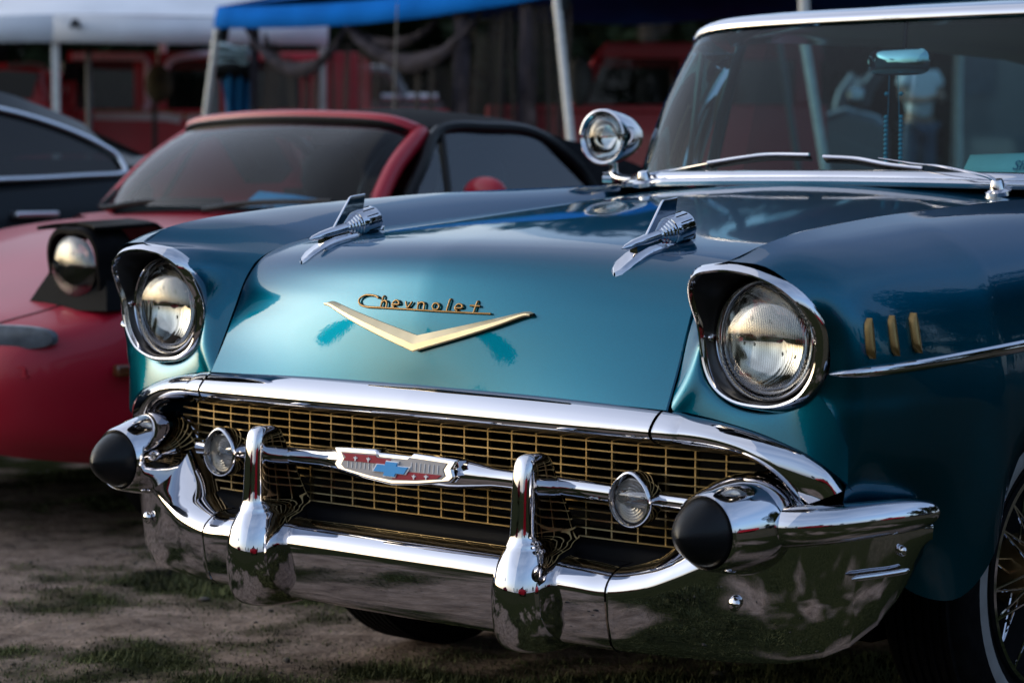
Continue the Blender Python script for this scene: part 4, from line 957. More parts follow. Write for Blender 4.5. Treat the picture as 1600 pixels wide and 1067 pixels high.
# roof arc: profile along y, with side sweep
prof = cr([(.35, 1.03), (.75, 1.24), (1.2, 1.385), (1.7, 1.43), (2.2, 1.425), (2.6, 1.385), (2.9, 1.305), (3.15, 1.22), (3.55, 1.13)], 40, ) if False else None
def roofz(y): return interp(y, [.3, .7, 1.1, 1.5, 1.9, 2.2, 2.45, 2.65, 2.85, 3.05, 3.3, 3.6], [1.05, 1.25, 1.39, 1.455, 1.475, 1.468, 1.468, 1.452, 1.414, 1.355, 1.272, 1.16])
k = MB(); rows = []
for i in range(45):
    y = .3+3.3*i/44; z = roofz(y); rows.append([Vector((-5.6+.60*sx, y, z+.02*(1-sx*sx)-.03*abs(sx)**4)) for sx in (-1, -.9, -.6, -.2, .2, .6, .9, 1)])
k.grid(rows); k.build('roof', 'sedan_paint', sd_, angle=70)
# right hand side panel (towards the roadster): body colour from the roof rail to the window
def sidex(z): return -4.735-.22*max(0, (z-1.06))/.36
WTOP = [(.75, 1.08), (1.0, 1.22), (1.3, 1.34), (1.7, 1.385), (2.1, 1.385), (2.45, 1.375), (2.75, 1.337), (3.0, 1.268), (3.17, 1.185), (3.20, 1.125)]
WBOT = [(.75, 1.05), (1.0, 1.052), (1.3, 1.055), (1.7, 1.06), (2.1, 1.065), (2.4, 1.072), (2.75, 1.08), (3.0, 1.09), (3.15, 1.095), (3.20, 1.105)]
wtp, wbp = cr([(0, a_, b_) for a_, b_ in WTOP], 50), cr([(0, a_, b_) for a_, b_ in WBOT], 50)
for s in (1, -1):
    sxm = lambda x: x if s > 0 else -11.2-x
    k = MB(); k.grid([[Vector((sxm(sidex(a_.z)), a_.y, a_.z)), Vector((sxm(-5.02), a_.y, max(a_.z+.01, roofz(a_.y)-.01)))] for a_ in wtp]); k.build('roof_rail', 'sedan_paint', sd_, angle=70)
    k = MB(); k.grid([[Vector((sxm(sidex(1.12)), 3.19, 1.13)), Vector((sxm(-5.02), 3.05, 1.30))], [Vector((sxm(-4.80), 3.5, 1.12)), Vector((sxm(-5.05), 3.5, 1.18))]]); k.build('rear_pillar', 'sedan_paint', sd_)
    k = MB(); k.grid([[Vector((sxm(sidex(a_.z)-.012), a_.y, a_.z)), Vector((sxm(sidex(b_.z)-.012), b_.y, b_.z))] for a_, b_ in zip(wtp, wbp)]); k.build('side_window', 'dark_glass', sd_)
    k = MB(); k.tube([Vector((sxm(sidex(p.z)+.004), p.y, p.z)) for p in wtp+list(reversed(wbp))+[wtp[0]]], .0105, 8); k.build('window_trim', 'trim_bright', sd_)
    k = MB(); k.tube([Vector((sxm(-4.76), 2.52, 1.08)), Vector((sxm(-4.84), 2.45, 1.30))], .022, 6); k.build('window_pillar', 'black', sd_)
    k = MB(); k.box((sxm(-4.72)-.01, 2.62, .93), (sxm(-4.72)+.03, 2.82, .955)); k.build('door_handle', 'trim_bright', sd_, bevel=.008)
    for y in (-.1, 2.75):
        k = MB(); k.lathe([(-.1, .2), (-.1, .3), (-.07, .325), (.07, .325), (.1, .3), (.1, .2), (.06, .19), (.05, .001)], (-5.6+s*.78, y, GZ+.325), (1, 0, 0), 32); k.build('wheel', 'tyre', sd_)
k = MB(); k.box((-6.3, .9, .5), (-4.95, 3.0, 1.0)); k.build('cabin_trim', 'dark_in', sd_, smooth=False)

#@@BACK
# ------------------------------------------------------------------ background, laid out in a frame facing the camera's way
BX = Vector((CAM.x, CAM.y, 0)); RX = RGT; FX = Vector((-math.sin(YAW), math.cos(YAW), 0))
def place(u, D): return BX+RX*((u-800)/3900*D)+FX*D           # ground point seen in image column u at distance D
def zz(v, D): return 1.134+(257-v)/3900*D                      # height seen at image row v at distance D
def lx(u, D, u0): return (u-u0)/3900*D                          # offset along the row from column u0
def bthing(name, label, cat, u, D, rot=0, group=None): 
    p = place(u, D); return thing(name, label, cat, (p.x, p.y, GZ), YAW+rot, group)

# white canopy
D = 18.2; wc = bthing('white_canopy', 'white canopy with straight valance and thin white leg', 'canopy', 88, D)
E_ = zz(25, D)-GZ; V_ = zz(68, D)-GZ
def lb(mb, name, matn, par, **kw): return mb.build(name, matn, par, local=True, **kw)
k = MB(); k.grid([[(-.0, 0, V_), (-.0, 0, E_)], [(.9, .25, V_-.005), (.9, .25, E_-.01)], [(1.5, .42, V_), (1.5, .42, E_)], [(1.95, .55, V_), (1.95, .55, E_)]]); lb(k, 'valance', 'white_cloth', wc, solid=.006)
k = MB(); k.grid([[(0, 0, V_), (0, 0, E_)], [(-1.1, .5, V_+.01), (-1.1, .5, E_)], [(-2.6, 1.3, V_), (-2.6, 1.3, E_)]]); lb(k, 'valance', 'white_cloth', wc, solid=.006)
k = MB(); ap = Vector((.2, 2.2, E_+.95))
for a_, b_ in (((0, 0, E_), (1.95, .55, E_)), ((0, 0, E_), (-2.6, 1.3, E_)), ((-2.6, 1.3, E_), (.3, 3.6, E_)), ((1.95, .55, E_), (.3, 3.6, E_))):
    a_, b_ = Vector(a_), Vector(b_); k.grid([[a_.lerp(b_, q/6).lerp(ap, w_/6)-Vector((0, 0, .10*4*w_/6*(1-w_/6)*(.4+.6*abs(q/3-1)))) for q in range(7)] for w_ in range(7)])
lb(k, 'roof_cloth', 'white_cloth', wc, angle=60)
for px, py in ((.0, .075), (1.9, .64), (-2.55, 1.3), (.3, 3.55)):
    k = MB(); k.box((px-.026, py-.026, 0), (px+.026, py+.026, E_)); lb(k, 'leg', 'pole', wc, smooth=False, bevel=.006)
k = MB(); zq = zz(40, D)-GZ; x0 = lx(121, D, 88); k.prism([(x0-.045, x0*.278-.012, zq-.030), (x0-.025, x0*.278-.012, zq+.035), (x0+.02, x0*.278-.012, zq+.035), (x0+.045, x0*.278-.012, zq-.030), (x0+.015, x0*.278-.012, zq-.030), (x0, x0*.278-.012, zq-.005), (x0-.018, x0*.278-.012, zq-.030)], (0, .006, 0)); lb(k, 'printed_mark', 'logo', wc, smooth=False)
k = MB(); gl_ = bthing('grey_stake', 'slim grey stake standing before the fire engine cab window', 'pole', 142, 18.8); k.tube([(0, 0, 0), (0, 0, zz(85, 18.8)-GZ)], .022, 10); lb(k, 'shaft', 'pole_dark', gl_)
k = MB(); k.ball((0, 0, zz(82, 18.8)-GZ), .03, 10, 6); lb(k, 'cap', 'rubber', gl_)

# blue canopy with splayed legs
A = place(336, 16.2); B = place(868, 13.4); ang = math.atan2(B.y-A.y, B.x-A.x); LN = (B-A).length
bc = thing('blue_canopy', 'blue canopy with splayed metal legs behind the roadster', 'canopy', (A.x, A.y, GZ), ang)
za = zz(47, 16.2)-GZ; zb_ = zz(-2, 13.4)-GZ
def edge(t_): return za+(zb_-za)*t_-.055*math.sin(math.pi*min(1, max(0, t_)))
k = MB(); rows = []
for q in range(25):
    t_ = q/24; x = LN*t_; z = edge(t_); sag = .01*math.sin(q*1.3); rows.append([(x, .0+sag, z), (x, .012+sag, z+.07), (x, .03, z+.14)])
k.grid(rows); lb(k, 'valance', 'blue_cloth', bc, solid=.005, angle=70)
k = MB(); ap = Vector((LN/2, 1.9, 2.95)); rows = []
a_, b_ = Vector((0, .03, za+.14)), Vector((LN, .03, zb_+.14))
for w_ in range(11):
    f = w_/10; rows.append([a_.lerp(b_, q/16).lerp(ap, f)-Vector((0, 0, .16*4*f*(1-f)*(.35+.65*abs(q/8-1)))) for q in range(17)])
k.grid(rows)
for c1, c2 in ((Vector((0, .03, za+.14)), Vector((0, 3.6, za+.14))), (Vector((LN, 3.6, zb_+.14)), Vector((LN, .03, zb_+.14))), (Vector((0, 3.6, za+.14)), Vector((LN, 3.6, zb_+.14)))):
    k.grid([[c1.lerp(c2, q/8).lerp(ap, f/6)-Vector((0, 0, .14*4*f/6*(1-f/6)*(.4+.6*abs(q/4-1)))) for q in range(9)] for f in range(7)])
lb(k, 'roof_cloth', 'blue_cloth', bc, angle=70)
k = MB(); k.tube([(0, .07, za+.03), (LN, .07, zb_+.03)], .015, 8); lb(k, 'edge_rail', 'pole_dark', bc)
for px, dx, z0 in ((.02, -.33, za), (LN-.02, .46, zb_)):
    k = MB(); top = Vector((px, .02, z0)); bot = Vector((px+dx, -.1, 0)); mid = top.lerp(bot, .55)
    k.tube([top, mid], .023, 10); k.tube([mid, bot], .018, 10); k.tube([mid-Vector((0, 0, .03)), mid+Vector((0, 0, .03))], .030, 10); lg = lb(k, 'leg', 'pole', bc)
    k = MB(); k.tube([top+Vector((0, .05, .03)), top+Vector((0, .02, -.08))], .045, 10); k.v = [p for p in k.v]; lb(k, 'leg_bracket', 'rubber', bc)
for px in (.4, LN-.4):
    k = MB(); k.tube([(px, 3.6, 0), (px, 3.6, za)], .022, 8); lb(k, 'leg', 'pole', bc)
# netting hung from the blue canopy edge
def netpanel(t0, t1, name, label, drop_top, seed, folds=()):
    o = thing(name, label, 'netting', (A.x, A.y, GZ), ang, 'netting panels hung from the blue canopy'); rn = random.Random(seed)
    k = MB(); rows = []
    for q in range(41):
        t_ = t0+(t1-t0)*q/40; x = LN*t_; y = .10+.03*math.sin(q*1.1+seed)+.02*math.sin(q*2.7); top = edge(t_)+.01-drop_top(q/40)
        rows.append([(x, y+.02*math.sin(j*.8+q*.4), top*(1-j/8)+.02*j/8) for j in range(9)])
    k.grid(rows); lb(k, 'net_sheet', 'net', o, angle=180)
    return o
sw = lambda f: .10+.26*(1-(2*f-1)**2)
n1_ = netpanel(.115, .42, 'netting', 'dark net panel sagging below the canopy edge beside the pale blue cloth', lambda f: .02+.20*math.sin(math.pi*f), 1)
n2_ = netpanel(.42, .80, 'netting', 'dark net panel with deep swag in the middle of the blue canopy', lambda f: .02+.17*math.sin(math.pi*f), 2)
n3_ = netpanel(.80, 1.0, 'netting', 'narrow dark net panel gathered at the blue canopy right leg', lambda f: .03, 3)
def swag(o, t0, t1, dep, w_, y=.06):
    k = MB(); rows = []
    for q in range(31):
        f = q/30; t_ = t0+(t1-t0)*f; x = LN*t_; z = edge(t_)+.0-dep*math.sin(math.pi*f)**.8; wd = w_*(.3+.7*math.sin(math.pi*f))
        rows.append([(x, y+.02*math.sin(q), z+wd*.5), (x, y-.035-.012*math.sin(q*2.1), z+wd*.2), (x, y-.045+.012*math.sin(q*1.7), z-wd*.15), (x, y-.01, z-wd*.5)])
    k.grid(rows); lb(k, 'swag', 'net_fold', o, angle=180)
swag(n1_, .10, .42, .26, .10); swag(n2_, .42, .80, .25, .11); swag(n2_, .40, .66, .12, .07, .12)
def drape(o, t_, w0, w1, lean=0):
    k = MB(); rows = []
    for j in range(13):
        f = j/12; z = edge(t_)*(1-f); wd = w0+(w1-w0)*f
        rows.append([(LN*t_+lean*f+wd*(q/8-.5), .05-.03*math.sin(q*2.2+j*.3), z) for q in range(9)])
    k.grid(rows); lb(k, 'gathered_drape', 'net_fold', o, angle=180)
drape(n1_, .118, .035, .06, -.02); drape(n2_, .74, .10, .12, .03); drape(n3_, .91, .10, .17, .05)
k = MB(); wire = bthing('thin_rod', 'thin pale rod leaning in front of the dark netting', 'rod', 616, 13.0); k.tube([(-.05, 0, 0), (lx(613, 13, 616)+.03, 0, zz(8, 13)-GZ)], .0035, 6); lb(k, 'shaft', 'pole_dark', wire)

# fire engine
D = 21.0; fe = bthing('fire_engine', 'red fire engine with white and gold stripe behind the white canopy', 'truck', 230, D)
def L2(u, v, d=0): return Vector((lx(u, D, 230), d, zz(v, D)-GZ))
k = MB()
def wall(poly, y0=0, y1=.1): k.prism([L2(u, v)+Vector((0, y0, 0)) for u, v in poly], (0, y1-y0, 0))
wall([(92, 172), (700, 172), (700, 330), (92, 330)], 0, 2.2)                       # lower body
wall([(86, 240), (1000, 240), (1000, 400), (86, 400)], -.03, 2.2)
wall([(112, 84), (560, 84), (560, 97), (112, 97)], 0, 2.0)                            # roof edge
wall([(112, 84), (128, 84), (112, 172), (94, 172)], 0, .10); wall([(212, 97), (262, 97), (262, 172), (212, 172)], 0, .06)
wall([(345, 97), (380, 97), (380, 172), (345, 172)], 0, .06); wall([(470, 97), (560, 97), (560, 172), (470, 172)], 0, 2.0)
k.box(tuple(L2(100, 700)+Vector((0, .1, -.4))), tuple(L2(700, 380)+Vector((0, 2.0, 0))))
lb(k, 'body', 'firered', fe, smooth=False, bevel=.01)
for us in ((120, 222), (268, 346), (380, 470)):
    k = MB(); k.grid([[L2(us[0], 172)+Vector((0, .05, 0)), L2(us[0], 96)+Vector((0, .05, 0))], [L2(us[1], 172)+Vector((0, .05, 0)), L2(us[1], 96)+Vector((0, .05, 0))]]); lb(k, 'cab_window', 'dark_glass', fe)
k = MB(); k.tube([L2(118, 92, -.02), L2(228, 92, -.02), L2(234, 100, -.02), L2(234, 166, -.02), L2(228, 172, -.02)], .028, 8); lb(k, 'window_trim', 'pink_trim', fe)
k = MB(); k.tube(cr([L2(262, 112, -.02), L2(268, 100, -.02), L2(285, 92, -.02), L2(320, 88, -.02), L2(350, 86, -.02)], 14), .028, 8); lb(k, 'window_trim', 'pink_trim', fe)
k = MB(); k.tube([L2(96, 172, -.02), L2(106, 135, -.02)], .03, 8); lb(k, 'grab_rail', 'pink_trim', fe)
k = MB(); k.prism([L2(150, 178, -.012), L2(288, 178, -.012), L2(282, 194, -.012), L2(262, 190, -.012), L2(150, 188, -.012)], (0, .01, 0)); lb(k, 'white_stripe', 'stripe_white', fe, smooth=False)
k = MB(); k.prism([L2(290, 186, -.012), L2(300, 180, -.012), L2(420, 178, -.012), L2(420, 190, -.012), L2(300, 192, -.012)], (0, .01, 0)); lb(k, 'white_stripe', 'stripe_white', fe, smooth=False)
k = MB(); k.prism([L2(150, 174, -.012), L2(262, 174, -.012), L2(290, 180, -.012), L2(420, 172, -.012), L2(420, 176, -.012), L2(295, 186, -.012), L2(260, 177, -.012), L2(150, 177, -.012)], (0, .008, 0)); lb(k, 'gold_stripe', 'stripe_gold', fe, smooth=False)
for ux in (140, 620):
    k = MB(); c_ = L2(ux, 0); k.lathe([(-.15, .3), (-.15, .46), (-.1, .5), (.1, .5), (.15, .46), (.15, .3), (.1, .001)], (c_.x, .15, .5), (0, 1, 0), 32); lb(k, 'wheel', 'tyre', fe)
k = MB(); k.tube([L2(120, 100, -.25), L2(122, 130, -.25)], .07, 10, flat=((0, 1, 0), .4)); lb(k, 'cab_mirror', 'rubber', fe)

# dark red car at the left edge
D = 20.0; rc = bthing('dark_red_car', 'dark red car in shade under the white canopy at left edge', 'car', 20, D)
k = MB()
def L3(u, v, d=0): return Vector((lx(u, D, 20), d, zz(v, D)-GZ))
k.prism([L3(-420, 330), L3(90, 330), L3(88, 172), L3(76, 160), L3(66, 108), L3(20, 100), L3(-60, 102), L3(-140, 160), L3(-420, 180)], (0, 1.7, 0)); lb(k, 'body', 'firered', rc, smooth=False, bevel=.05)
k = MB(); k.prism([L3(-110, 156, -.01), L3(52, 156, -.01), L3(66, 116, -.01), L3(18, 112, -.01), L3(-50, 114, -.01)], (0, .02, 0)); lb(k, 'side_window', 'dark_glass', rc, smooth=False)
k = MB(); k.tube([L3(18, 104, -.03), L3(60, 103, -.03), L3(76, 106, -.03)], .022, 6); lb(k, 'roof_trim', 'amber', rc)
for ux in (-330, 20):
    k = MB(); c_ = L3(ux, 0); k.lathe([(-.1, .2), (-.1, .3), (-.06, .33), (.06, .33), (.1, .3), (.1, .001)], (c_.x, .1, .33), (0, 1, 0), 28); lb(k, 'wheel', 'tyre', rc)

# red truck seen past the blue canopy's right leg
D = 16.5; rt = bthing('red_truck', 'dark red truck behind the netting beside the spot lamp', 'truck', 950, D)
def L4(u, v, d=0): return Vector((lx(u, D, 950), d, zz(v, D)-GZ))
k = MB()
def wall4(poly, y0=0, y1=.1): k.prism([L4(u, v)+Vector((0, y0, 0)) for u, v in poly], (0, y1-y0, 0))
wall4([(760, 165), (1290, 165), (1290, 420), (760, 420)], 0, 1.9); wall4([(945, 68), (1280, 68), (1280, 92), (930, 92)], 0, 1.7)
wall4([(930, 92), (945, 92), (912, 165), (890, 165)], 0, .08); wall4([(1062, 92), (1090, 92), (1090, 165), (1062, 165)], 0, .08); wall4([(1240, 92), (1280, 92), (1280, 165), (1240, 165)], 0, .08)
lb(k, 'body', 'firered', rt, smooth=False, bevel=.03)
for us in ((912, 1066), (1088, 1245)):
    k = MB(); k.grid([[L4(us[0], 165, .05), L4(us[0]+20, 90, .05)], [L4(us[1], 165, .05), L4(us[1], 90, .05)]]); lb(k, 'cab_window', 'dark_glass', rt)
k = MB(); k.ball(L4(905, 130, -.1), .11, 12, 8, (.8, .4, 1.5)); lb(k, 'cab_mirror', 'pole_dark', rt)
k = MB(); k.tube([L4(770, 172, -.01), L4(1060, 172, -.01)], .03, 6); lb(k, 'waist_trim', 'firered', rt)
for ux in (830, 1220):
    k = MB(); c_ = L4(ux, 0); k.lathe([(-.1, .2), (-.1, .33), (-.06, .37), (.06, .37), (.1, .33), (.1, .001)], (c_.x, .1, .37), (0, 1, 0), 28); lb(k, 'wheel', 'tyre', rt)

# pale pickup behind the netting
D = 23.0; pu = bthing('pale_pickup', 'pale grey pickup behind the middle net panel', 'truck', 590, D)
def L5(u, v, d=0): return Vector((lx(u, D, 590), d, zz(v, D)-GZ))
k = MB(); k.prism([L5(380, 168), L5(520, 160), L5(600, 158), L5(690, 158), L5(700, 200), L5(700, 320), L5(380, 320)], (0, 1.8, 0)); k.tube(cr([L5(528, 160), L5(530, 118), L5(540, 114), L5(600, 113), L5(612, 118), L5(634, 158)], 24), .06, 8)
k.tube([L5(528, 113, 1.6), L5(610, 113, 1.6)], .06, 8); k.grid([[L5(530, 113), L5(610, 113)], [L5(530, 113, 1.6), L5(610, 113, 1.6)]])
lb(k, 'body', 'silver', pu, smooth=True, angle=30)
k = MB(); k.grid([[L5(535, 158, .04), L5(540, 116, .04)], [L5(630, 158, .04), L5(608, 116, .04)]]); lb(k, 'cab_window', 'dark_glass', pu)
k = MB(); k.tube([L5(598, 153, -.02), L5(684, 154, -.02)], .035, 8); lb(k, 'bonnet_trim', 'trim_bright', pu)
for ux in (440, 650):
    k = MB(); c_ = L5(ux, 0); k.lathe([(-.1, .2), (-.1, .33), (-.06, .37), (.06, .37), (.1, .33), (.1, .001)], (c_.x, .1, .37), (0, 1, 0), 28); lb(k, 'wheel', 'tyre', pu)

# cloths and sack hanging by the blue canopy's left leg
D = 16.6; cl = bthing('blue_cloth', 'bright blue cloth hanging beside the blue canopy left leg', 'cloth', 372, D)
k = MB(); rows = []
for j in range(9):
    f = j/8; v = 112+190*f; hw_ = 26-6*math.sin(f*3)
    rows.append([(lx(372+6*f+hw_*(q/10*2-1), D, 372), .06*math.sin(q*1.7+j*.5), zz(v, D)-GZ) for q in range(11)])
k.grid(rows); lb(k, 'cloth_sheet', 'bluejacket', cl, solid=.01, angle=180)
k = MB(); k.tube(cr([(lx(338, D, 372), 0, zz(110, D)-GZ), (lx(365, D, 372), -.02, zz(106, D)-GZ), (lx(392, D, 372), 0, zz(112, D)-GZ)], 10), .07, 10, flat=((0, 1, 0), .6)); lb(k, 'dark_belt', 'rubber', cl)
pc_ = bthing('folded_cloth', 'pale blue folded cloth lying above the blue cloth', 'cloth', 366, 16.6)
k = MB(); rows = []
for j in range(7):
    f = j/6; rows.append([(lx(336+56*q/10, D, 366), .05*math.sin(j*2.1)-.06, zz(98-24*f-4*math.sin(q*.6)*f, D)-GZ+.006*math.sin(q*3+j)) for q in range(11)])
k.grid(rows); lb(k, 'cloth_sheet', 'paleblue', pc_, solid=.03, angle=180)
k = MB(); k.box((-.16, .02, 0), (-.10, .06, zz(98, 16.6)-GZ)); lb(k, 'stand_post', 'pole_dark', pc_)
hs = bthing('hanging_sack', 'olive brown sack hanging in front of the fire engine', 'sack', 250, 19.5)
D = 19.5; k = MB(); zc_ = zz(135, D)-GZ; rows = []
for i in range(11):
    th = math.pi*(i+.05)/10.1; rows.append([(math.sin(th)*math.cos(a_)*.105*(1+.12*math.sin(3*a_)), math.sin(th)*math.sin(a_)*.09, zc_+math.cos(th)*.135*(1.0 if th > 1.57 else 1.2)) for a_ in [2*math.pi*q/16 for q in range(16)]])
k.grid(rows, close_u=True); lb(k, 'sack_body', 'olive', hs, angle=180)
k = MB(); k.tube([(0, 0, zc_+.1), (0, 0, zz(60, D)-GZ)], .008, 6); lb(k, 'cord', 'rubber', hs)
k = MB(); k.tube([(-.03, 0, zc_-.1), (-.04, 0, 0)], .02, 8); lb(k, 'post', 'rubber', hs)

lp = bthing('leaning_leg', 'pale leaning canopy leg seen through the far half of the windscreen', 'pole', 1285, 13.0)
k = MB(); k.tube([(lx(1255, 13, 1285), 0, zz(70, 13)-GZ), (lx(1340, 13, 1285), 0, 0)], .024, 10); k.tube([(lx(1250, 13, 1285), 0, zz(70, 13)-GZ+.5), (lx(1255, 13, 1285), 0, zz(70, 13)-GZ)], .028, 10); lb(k, 'shaft', 'pole', lp)
lp2 = bthing('leaning_leg', 'slimmer grey leaning leg left of the pale one through the windscreen', 'pole', 1250, 14.5)
k = MB(); k.tube([(lx(1215, 14.5, 1250), 0, zz(70, 14.5)-GZ), (lx(1290, 14.5, 1250), 0, 0)], .02, 10); lb(k, 'shaft', 'pole_dark', lp2)
# silver car and grey van seen through the windscreen
D = 19.0; vn = bthing('grey_van', 'grey van with dark windows seen through the teal car cabin', 'van', 1560, D, -.19)
def L6(u, v, d=0): return Vector((lx(u, D, 1560), d, zz(v, D)-GZ))
k = MB(); k.prism([L6(1482, 400), L6(2100, 400), L6(2100, 40), L6(1500, 40), L6(1488, 80)], (0, 2, 0)); lb(k, 'body', 'silver', vn, smooth=False, bevel=.06)
k = MB(); k.prism([L6(1502, 150, -.01), L6(1552, 150, -.01), L6(1556, 85, -.01), L6(1506, 85, -.01)], (0, .02, 0)); lb(k, 'side_window', 'lampgrey', vn, smooth=False)
for ux in (1600, 1980):
    k = MB(); c_ = L6(ux, 0); k.lathe([(-.1, .2), (-.1, .33), (-.06, .37), (.06, .37), (.1, .33), (.1, .001)], (c_.x, .08, .37), (0, 1, 0), 28); lb(k, 'wheel', 'tyre', vn)
D = 17.0; sv = bthing('silver_car', 'silver car with raised lid seen through the windscreen left of the person', 'car', 1350, D)
def L7(u, v, d=0): return Vector((lx(u, D, 1350), d, zz(v, D)-GZ))
k = MB(); k.prism([L7(1250, 360), L7(1392, 360), L7(1388, 195), L7(1370, 180), L7(1320, 168), L7(1265, 185)], (0, 1.7, 0)); lb(k, 'body', 'silver', sv, smooth=False, bevel=.06)
k = MB(); k.tube([L7(1345, 165), L7(1352, 140), L7(1372, 112)], .05, 8); k.tube([L7(1345, 165, 1.2), L7(1352, 140, 1.2), L7(1372, 112, 1.2)], .05, 8); k.grid([[L7(1352, 140), L7(1372, 112)], [L7(1352, 140, 1.2), L7(1372, 112, 1.2)]]); lb(k, 'lid', 'silver', sv)
k = MB(); k.box(tuple(L7(1322, 160, -.05)), tuple(L7(1348, 140, .0))); lb(k, 'door_mirror', 'trim_bright', sv, bevel=.02)

# person in white tee and jeans
def skinned(name, joints, edges, material, parent, sub=2, root=0):
    me = bpy.data.meshes.new(name); me.from_pydata([j[0] for j in joints], edges, [])
    o = bpy.data.objects.new(name, me); COL.objects.link(o); o.parent = parent
    sm_ = o.modifiers.new('skin', 'SKIN'); sm_.use_smooth_shade = True
    for i, j in enumerate(joints):
        d = me.skin_vertices[0].data[i]; r = j[1]; d.radius = r if isinstance(r, tuple) else (r, r); d.use_root = (i == root)
    ss = o.modifiers.new('sub', 'SUBSURF'); ss.levels = sub; ss.render_levels = sub
    me.materials.append(M[material]); return o
ft = bthing('flat_trailer', 'low flat trailer that the person in jeans stands on', 'trailer', 1428, 25.0)
k = MB(); k.box((-1.3, -.9, .40), (1.3, .9, .52)); lb(k, 'deck', 'bark', ft, smooth=False)
for sx in (-1, 1):
    k = MB(); k.lathe([(-.08, .12), (-.08, .24), (-.05, .27), (.05, .27), (.08, .24), (.08, .001)], (.2*sx, -.98, .27), (0, 1, 0), 24); lb(k, 'wheel', 'tyre', ft)
pn = bthing('person', 'person in white tee and blue jeans standing beyond the teal car, head bent', 'person', 1434, 25.0, .45); pn.location.z += .52; WL[pn.name] = Vector(pn.location)
J = [((0, 0, .92), (.13, .10)), ((0, 0, 1.10), (.12, .09)), ((0, -.01, 1.32), (.15, .10)), ((0, 0, 1.44), (.07, .07)), ((0, -.02, 1.51), (.05, .05)), ((0, -.06, 1.62), (.075, .09)), ((0, -.06, 1.70), (.07, .085)),
     ((.17, 0, 1.40), .052), ((.24, -.04, 1.16), .042), ((.08, -.24, 1.16), .034), ((.03, -.29, 1.19), .03),
     ((-.17, 0, 1.40), .052), ((-.24, -.04, 1.16), .042), ((-.08, -.24, 1.14), .034), ((-.02, -.29, 1.18), .03),
     ((.09, 0, .86), .085), ((.10, -.02, .48), .06), ((.11, .02, .08), .042), ((.12, -.13, .04), .038),
     ((-.09, 0, .86), .085), ((-.10, .02, .48), .06), ((-.11, .05, .08), .042), ((-.12, -.10, .04), .038)]
Ed = [(0, 1), (1, 2), (2, 3), (3, 4), (4, 5), (5, 6), (2, 7), (7, 8), (8, 9), (9, 10), (2, 11), (11, 12), (12, 13), (13, 14), (0, 15), (15, 16), (16, 17), (17, 18), (0, 19), (19, 20), (20, 21), (21, 22)]
skinned('body', J, Ed, 'skin', pn)
skinned('tee', [((0, 0, .93), (.15, .12)), ((0, 0, 1.10), (.14, .11)), ((0, -.01, 1.32), (.17, .12)), ((0, 0, 1.42), (.09, .09)), ((.18, 0, 1.40), .068), ((.225, -.02, 1.27), .062), ((-.18, 0, 1.40), .068), ((-.225, -.02, 1.27), .062)], [(0, 1), (1, 2), (2, 3), (2, 4), (4, 5), (2, 6), (6, 7)], 'tee', pn)
skinned('jeans', [((0, 0, .94), (.145, .115)), ((.09, 0, .85), .10), ((.10, -.02, .48), .075), ((.11, .02, .10), .06), ((-.09, 0, .85), .10), ((-.10, .02, .48), .075), ((-.11, .05, .10), .06)], [(0, 1), (1, 2), (2, 3), (0, 4), (4, 5), (5, 6)], 'denim', pn)
k = MB(); k.ball((0, -.045, 1.685), .098, 14, 10, (.92, 1.05, .95)); lb(k, 'hair', 'hair', pn)
for sx in (.035, -.01):
    for i in range(4):
        k = MB(); k.tube(cr([(sx-.02+.012*i, -.295, 1.195), (sx-.02+.012*i, -.335, 1.20-.004*i), (sx-.02+.012*i, -.345, 1.175)], 6), .008, 6); lb(k, 'finger', 'skin', pn)

# ------------------------------------------------------------------ trees
def tree_mesh(seed, h, cw_, nleaf, leaf, zlo=.38, zhi=.9, tr=.028):
    rn = random.Random(seed); t_ = MB(); t_.tube(cr([(0, 0, -.1), (.05*h*.1, 0, h*.2), (-.02*h*.2, .02*h*.2, h*.45), (0, 0, h*.75)], 12), [h*tr*(1-.065*i) for i in range(12)], 8)
    lumps = []
    for i in range(14):
        a_ = rn.uniform(0, 6.28); rr_ = rn.uniform(.15, .75)*cw_; z = h*rn.uniform(zlo, zhi); lumps.append((Vector((rr_*math.cos(a_)*(1.15-z/h*.5), rr_*math.sin(a_)*(1.15-z/h*.5), z)), rn.uniform(.28, .5)*cw_))
        if i < 6: t_.tube([(0, 0, h*(zlo-.08)+.02*i), lumps[-1][0]*.55+Vector((0, 0, h*.45*(zlo-.02))), lumps[-1][0]], [h*.010, h*.007, h*.003], 5)
    c_ = MB()
    for i in range(nleaf):
        p, r = lumps[rn.randrange(len(lumps))]; d = Vector((rn.gauss(0, 1), rn.gauss(0, 1), rn.gauss(0, .8))).normalized()*r*rn.uniform(.55, 1.05)**.6
        q = p+d; u = Vector((rn.gauss(0, 1), rn.gauss(0, 1), rn.gauss(0, 1))).normalized(); w_ = u.orthogonal().normalized(); s_ = leaf*rn.uniform(.6, 1.4)
        o = len(c_.v); c_.v += [q-u*s_, q+w_*s_*.5, q+u*s_, q-w_*s_*.5]; c_.f.append((o, o+1, o+2, o+3))
    return t_, c_
protos = []
for i, (h, w_) in enumerate(((7.0, 2.8), (5.2, 2.6), (8.5, 3.2))):
    a_, b_ = tree_mesh(20+i, h, w_, 5200, .16); protos.append((a_, b_))
protos.append(tree_mesh(31, 11.0, 1.75, 4200, .17, .76, .93, .009)); protos.append(tree_mesh(33, 10.0, .8, 1500, .14, .80, .93, .007))
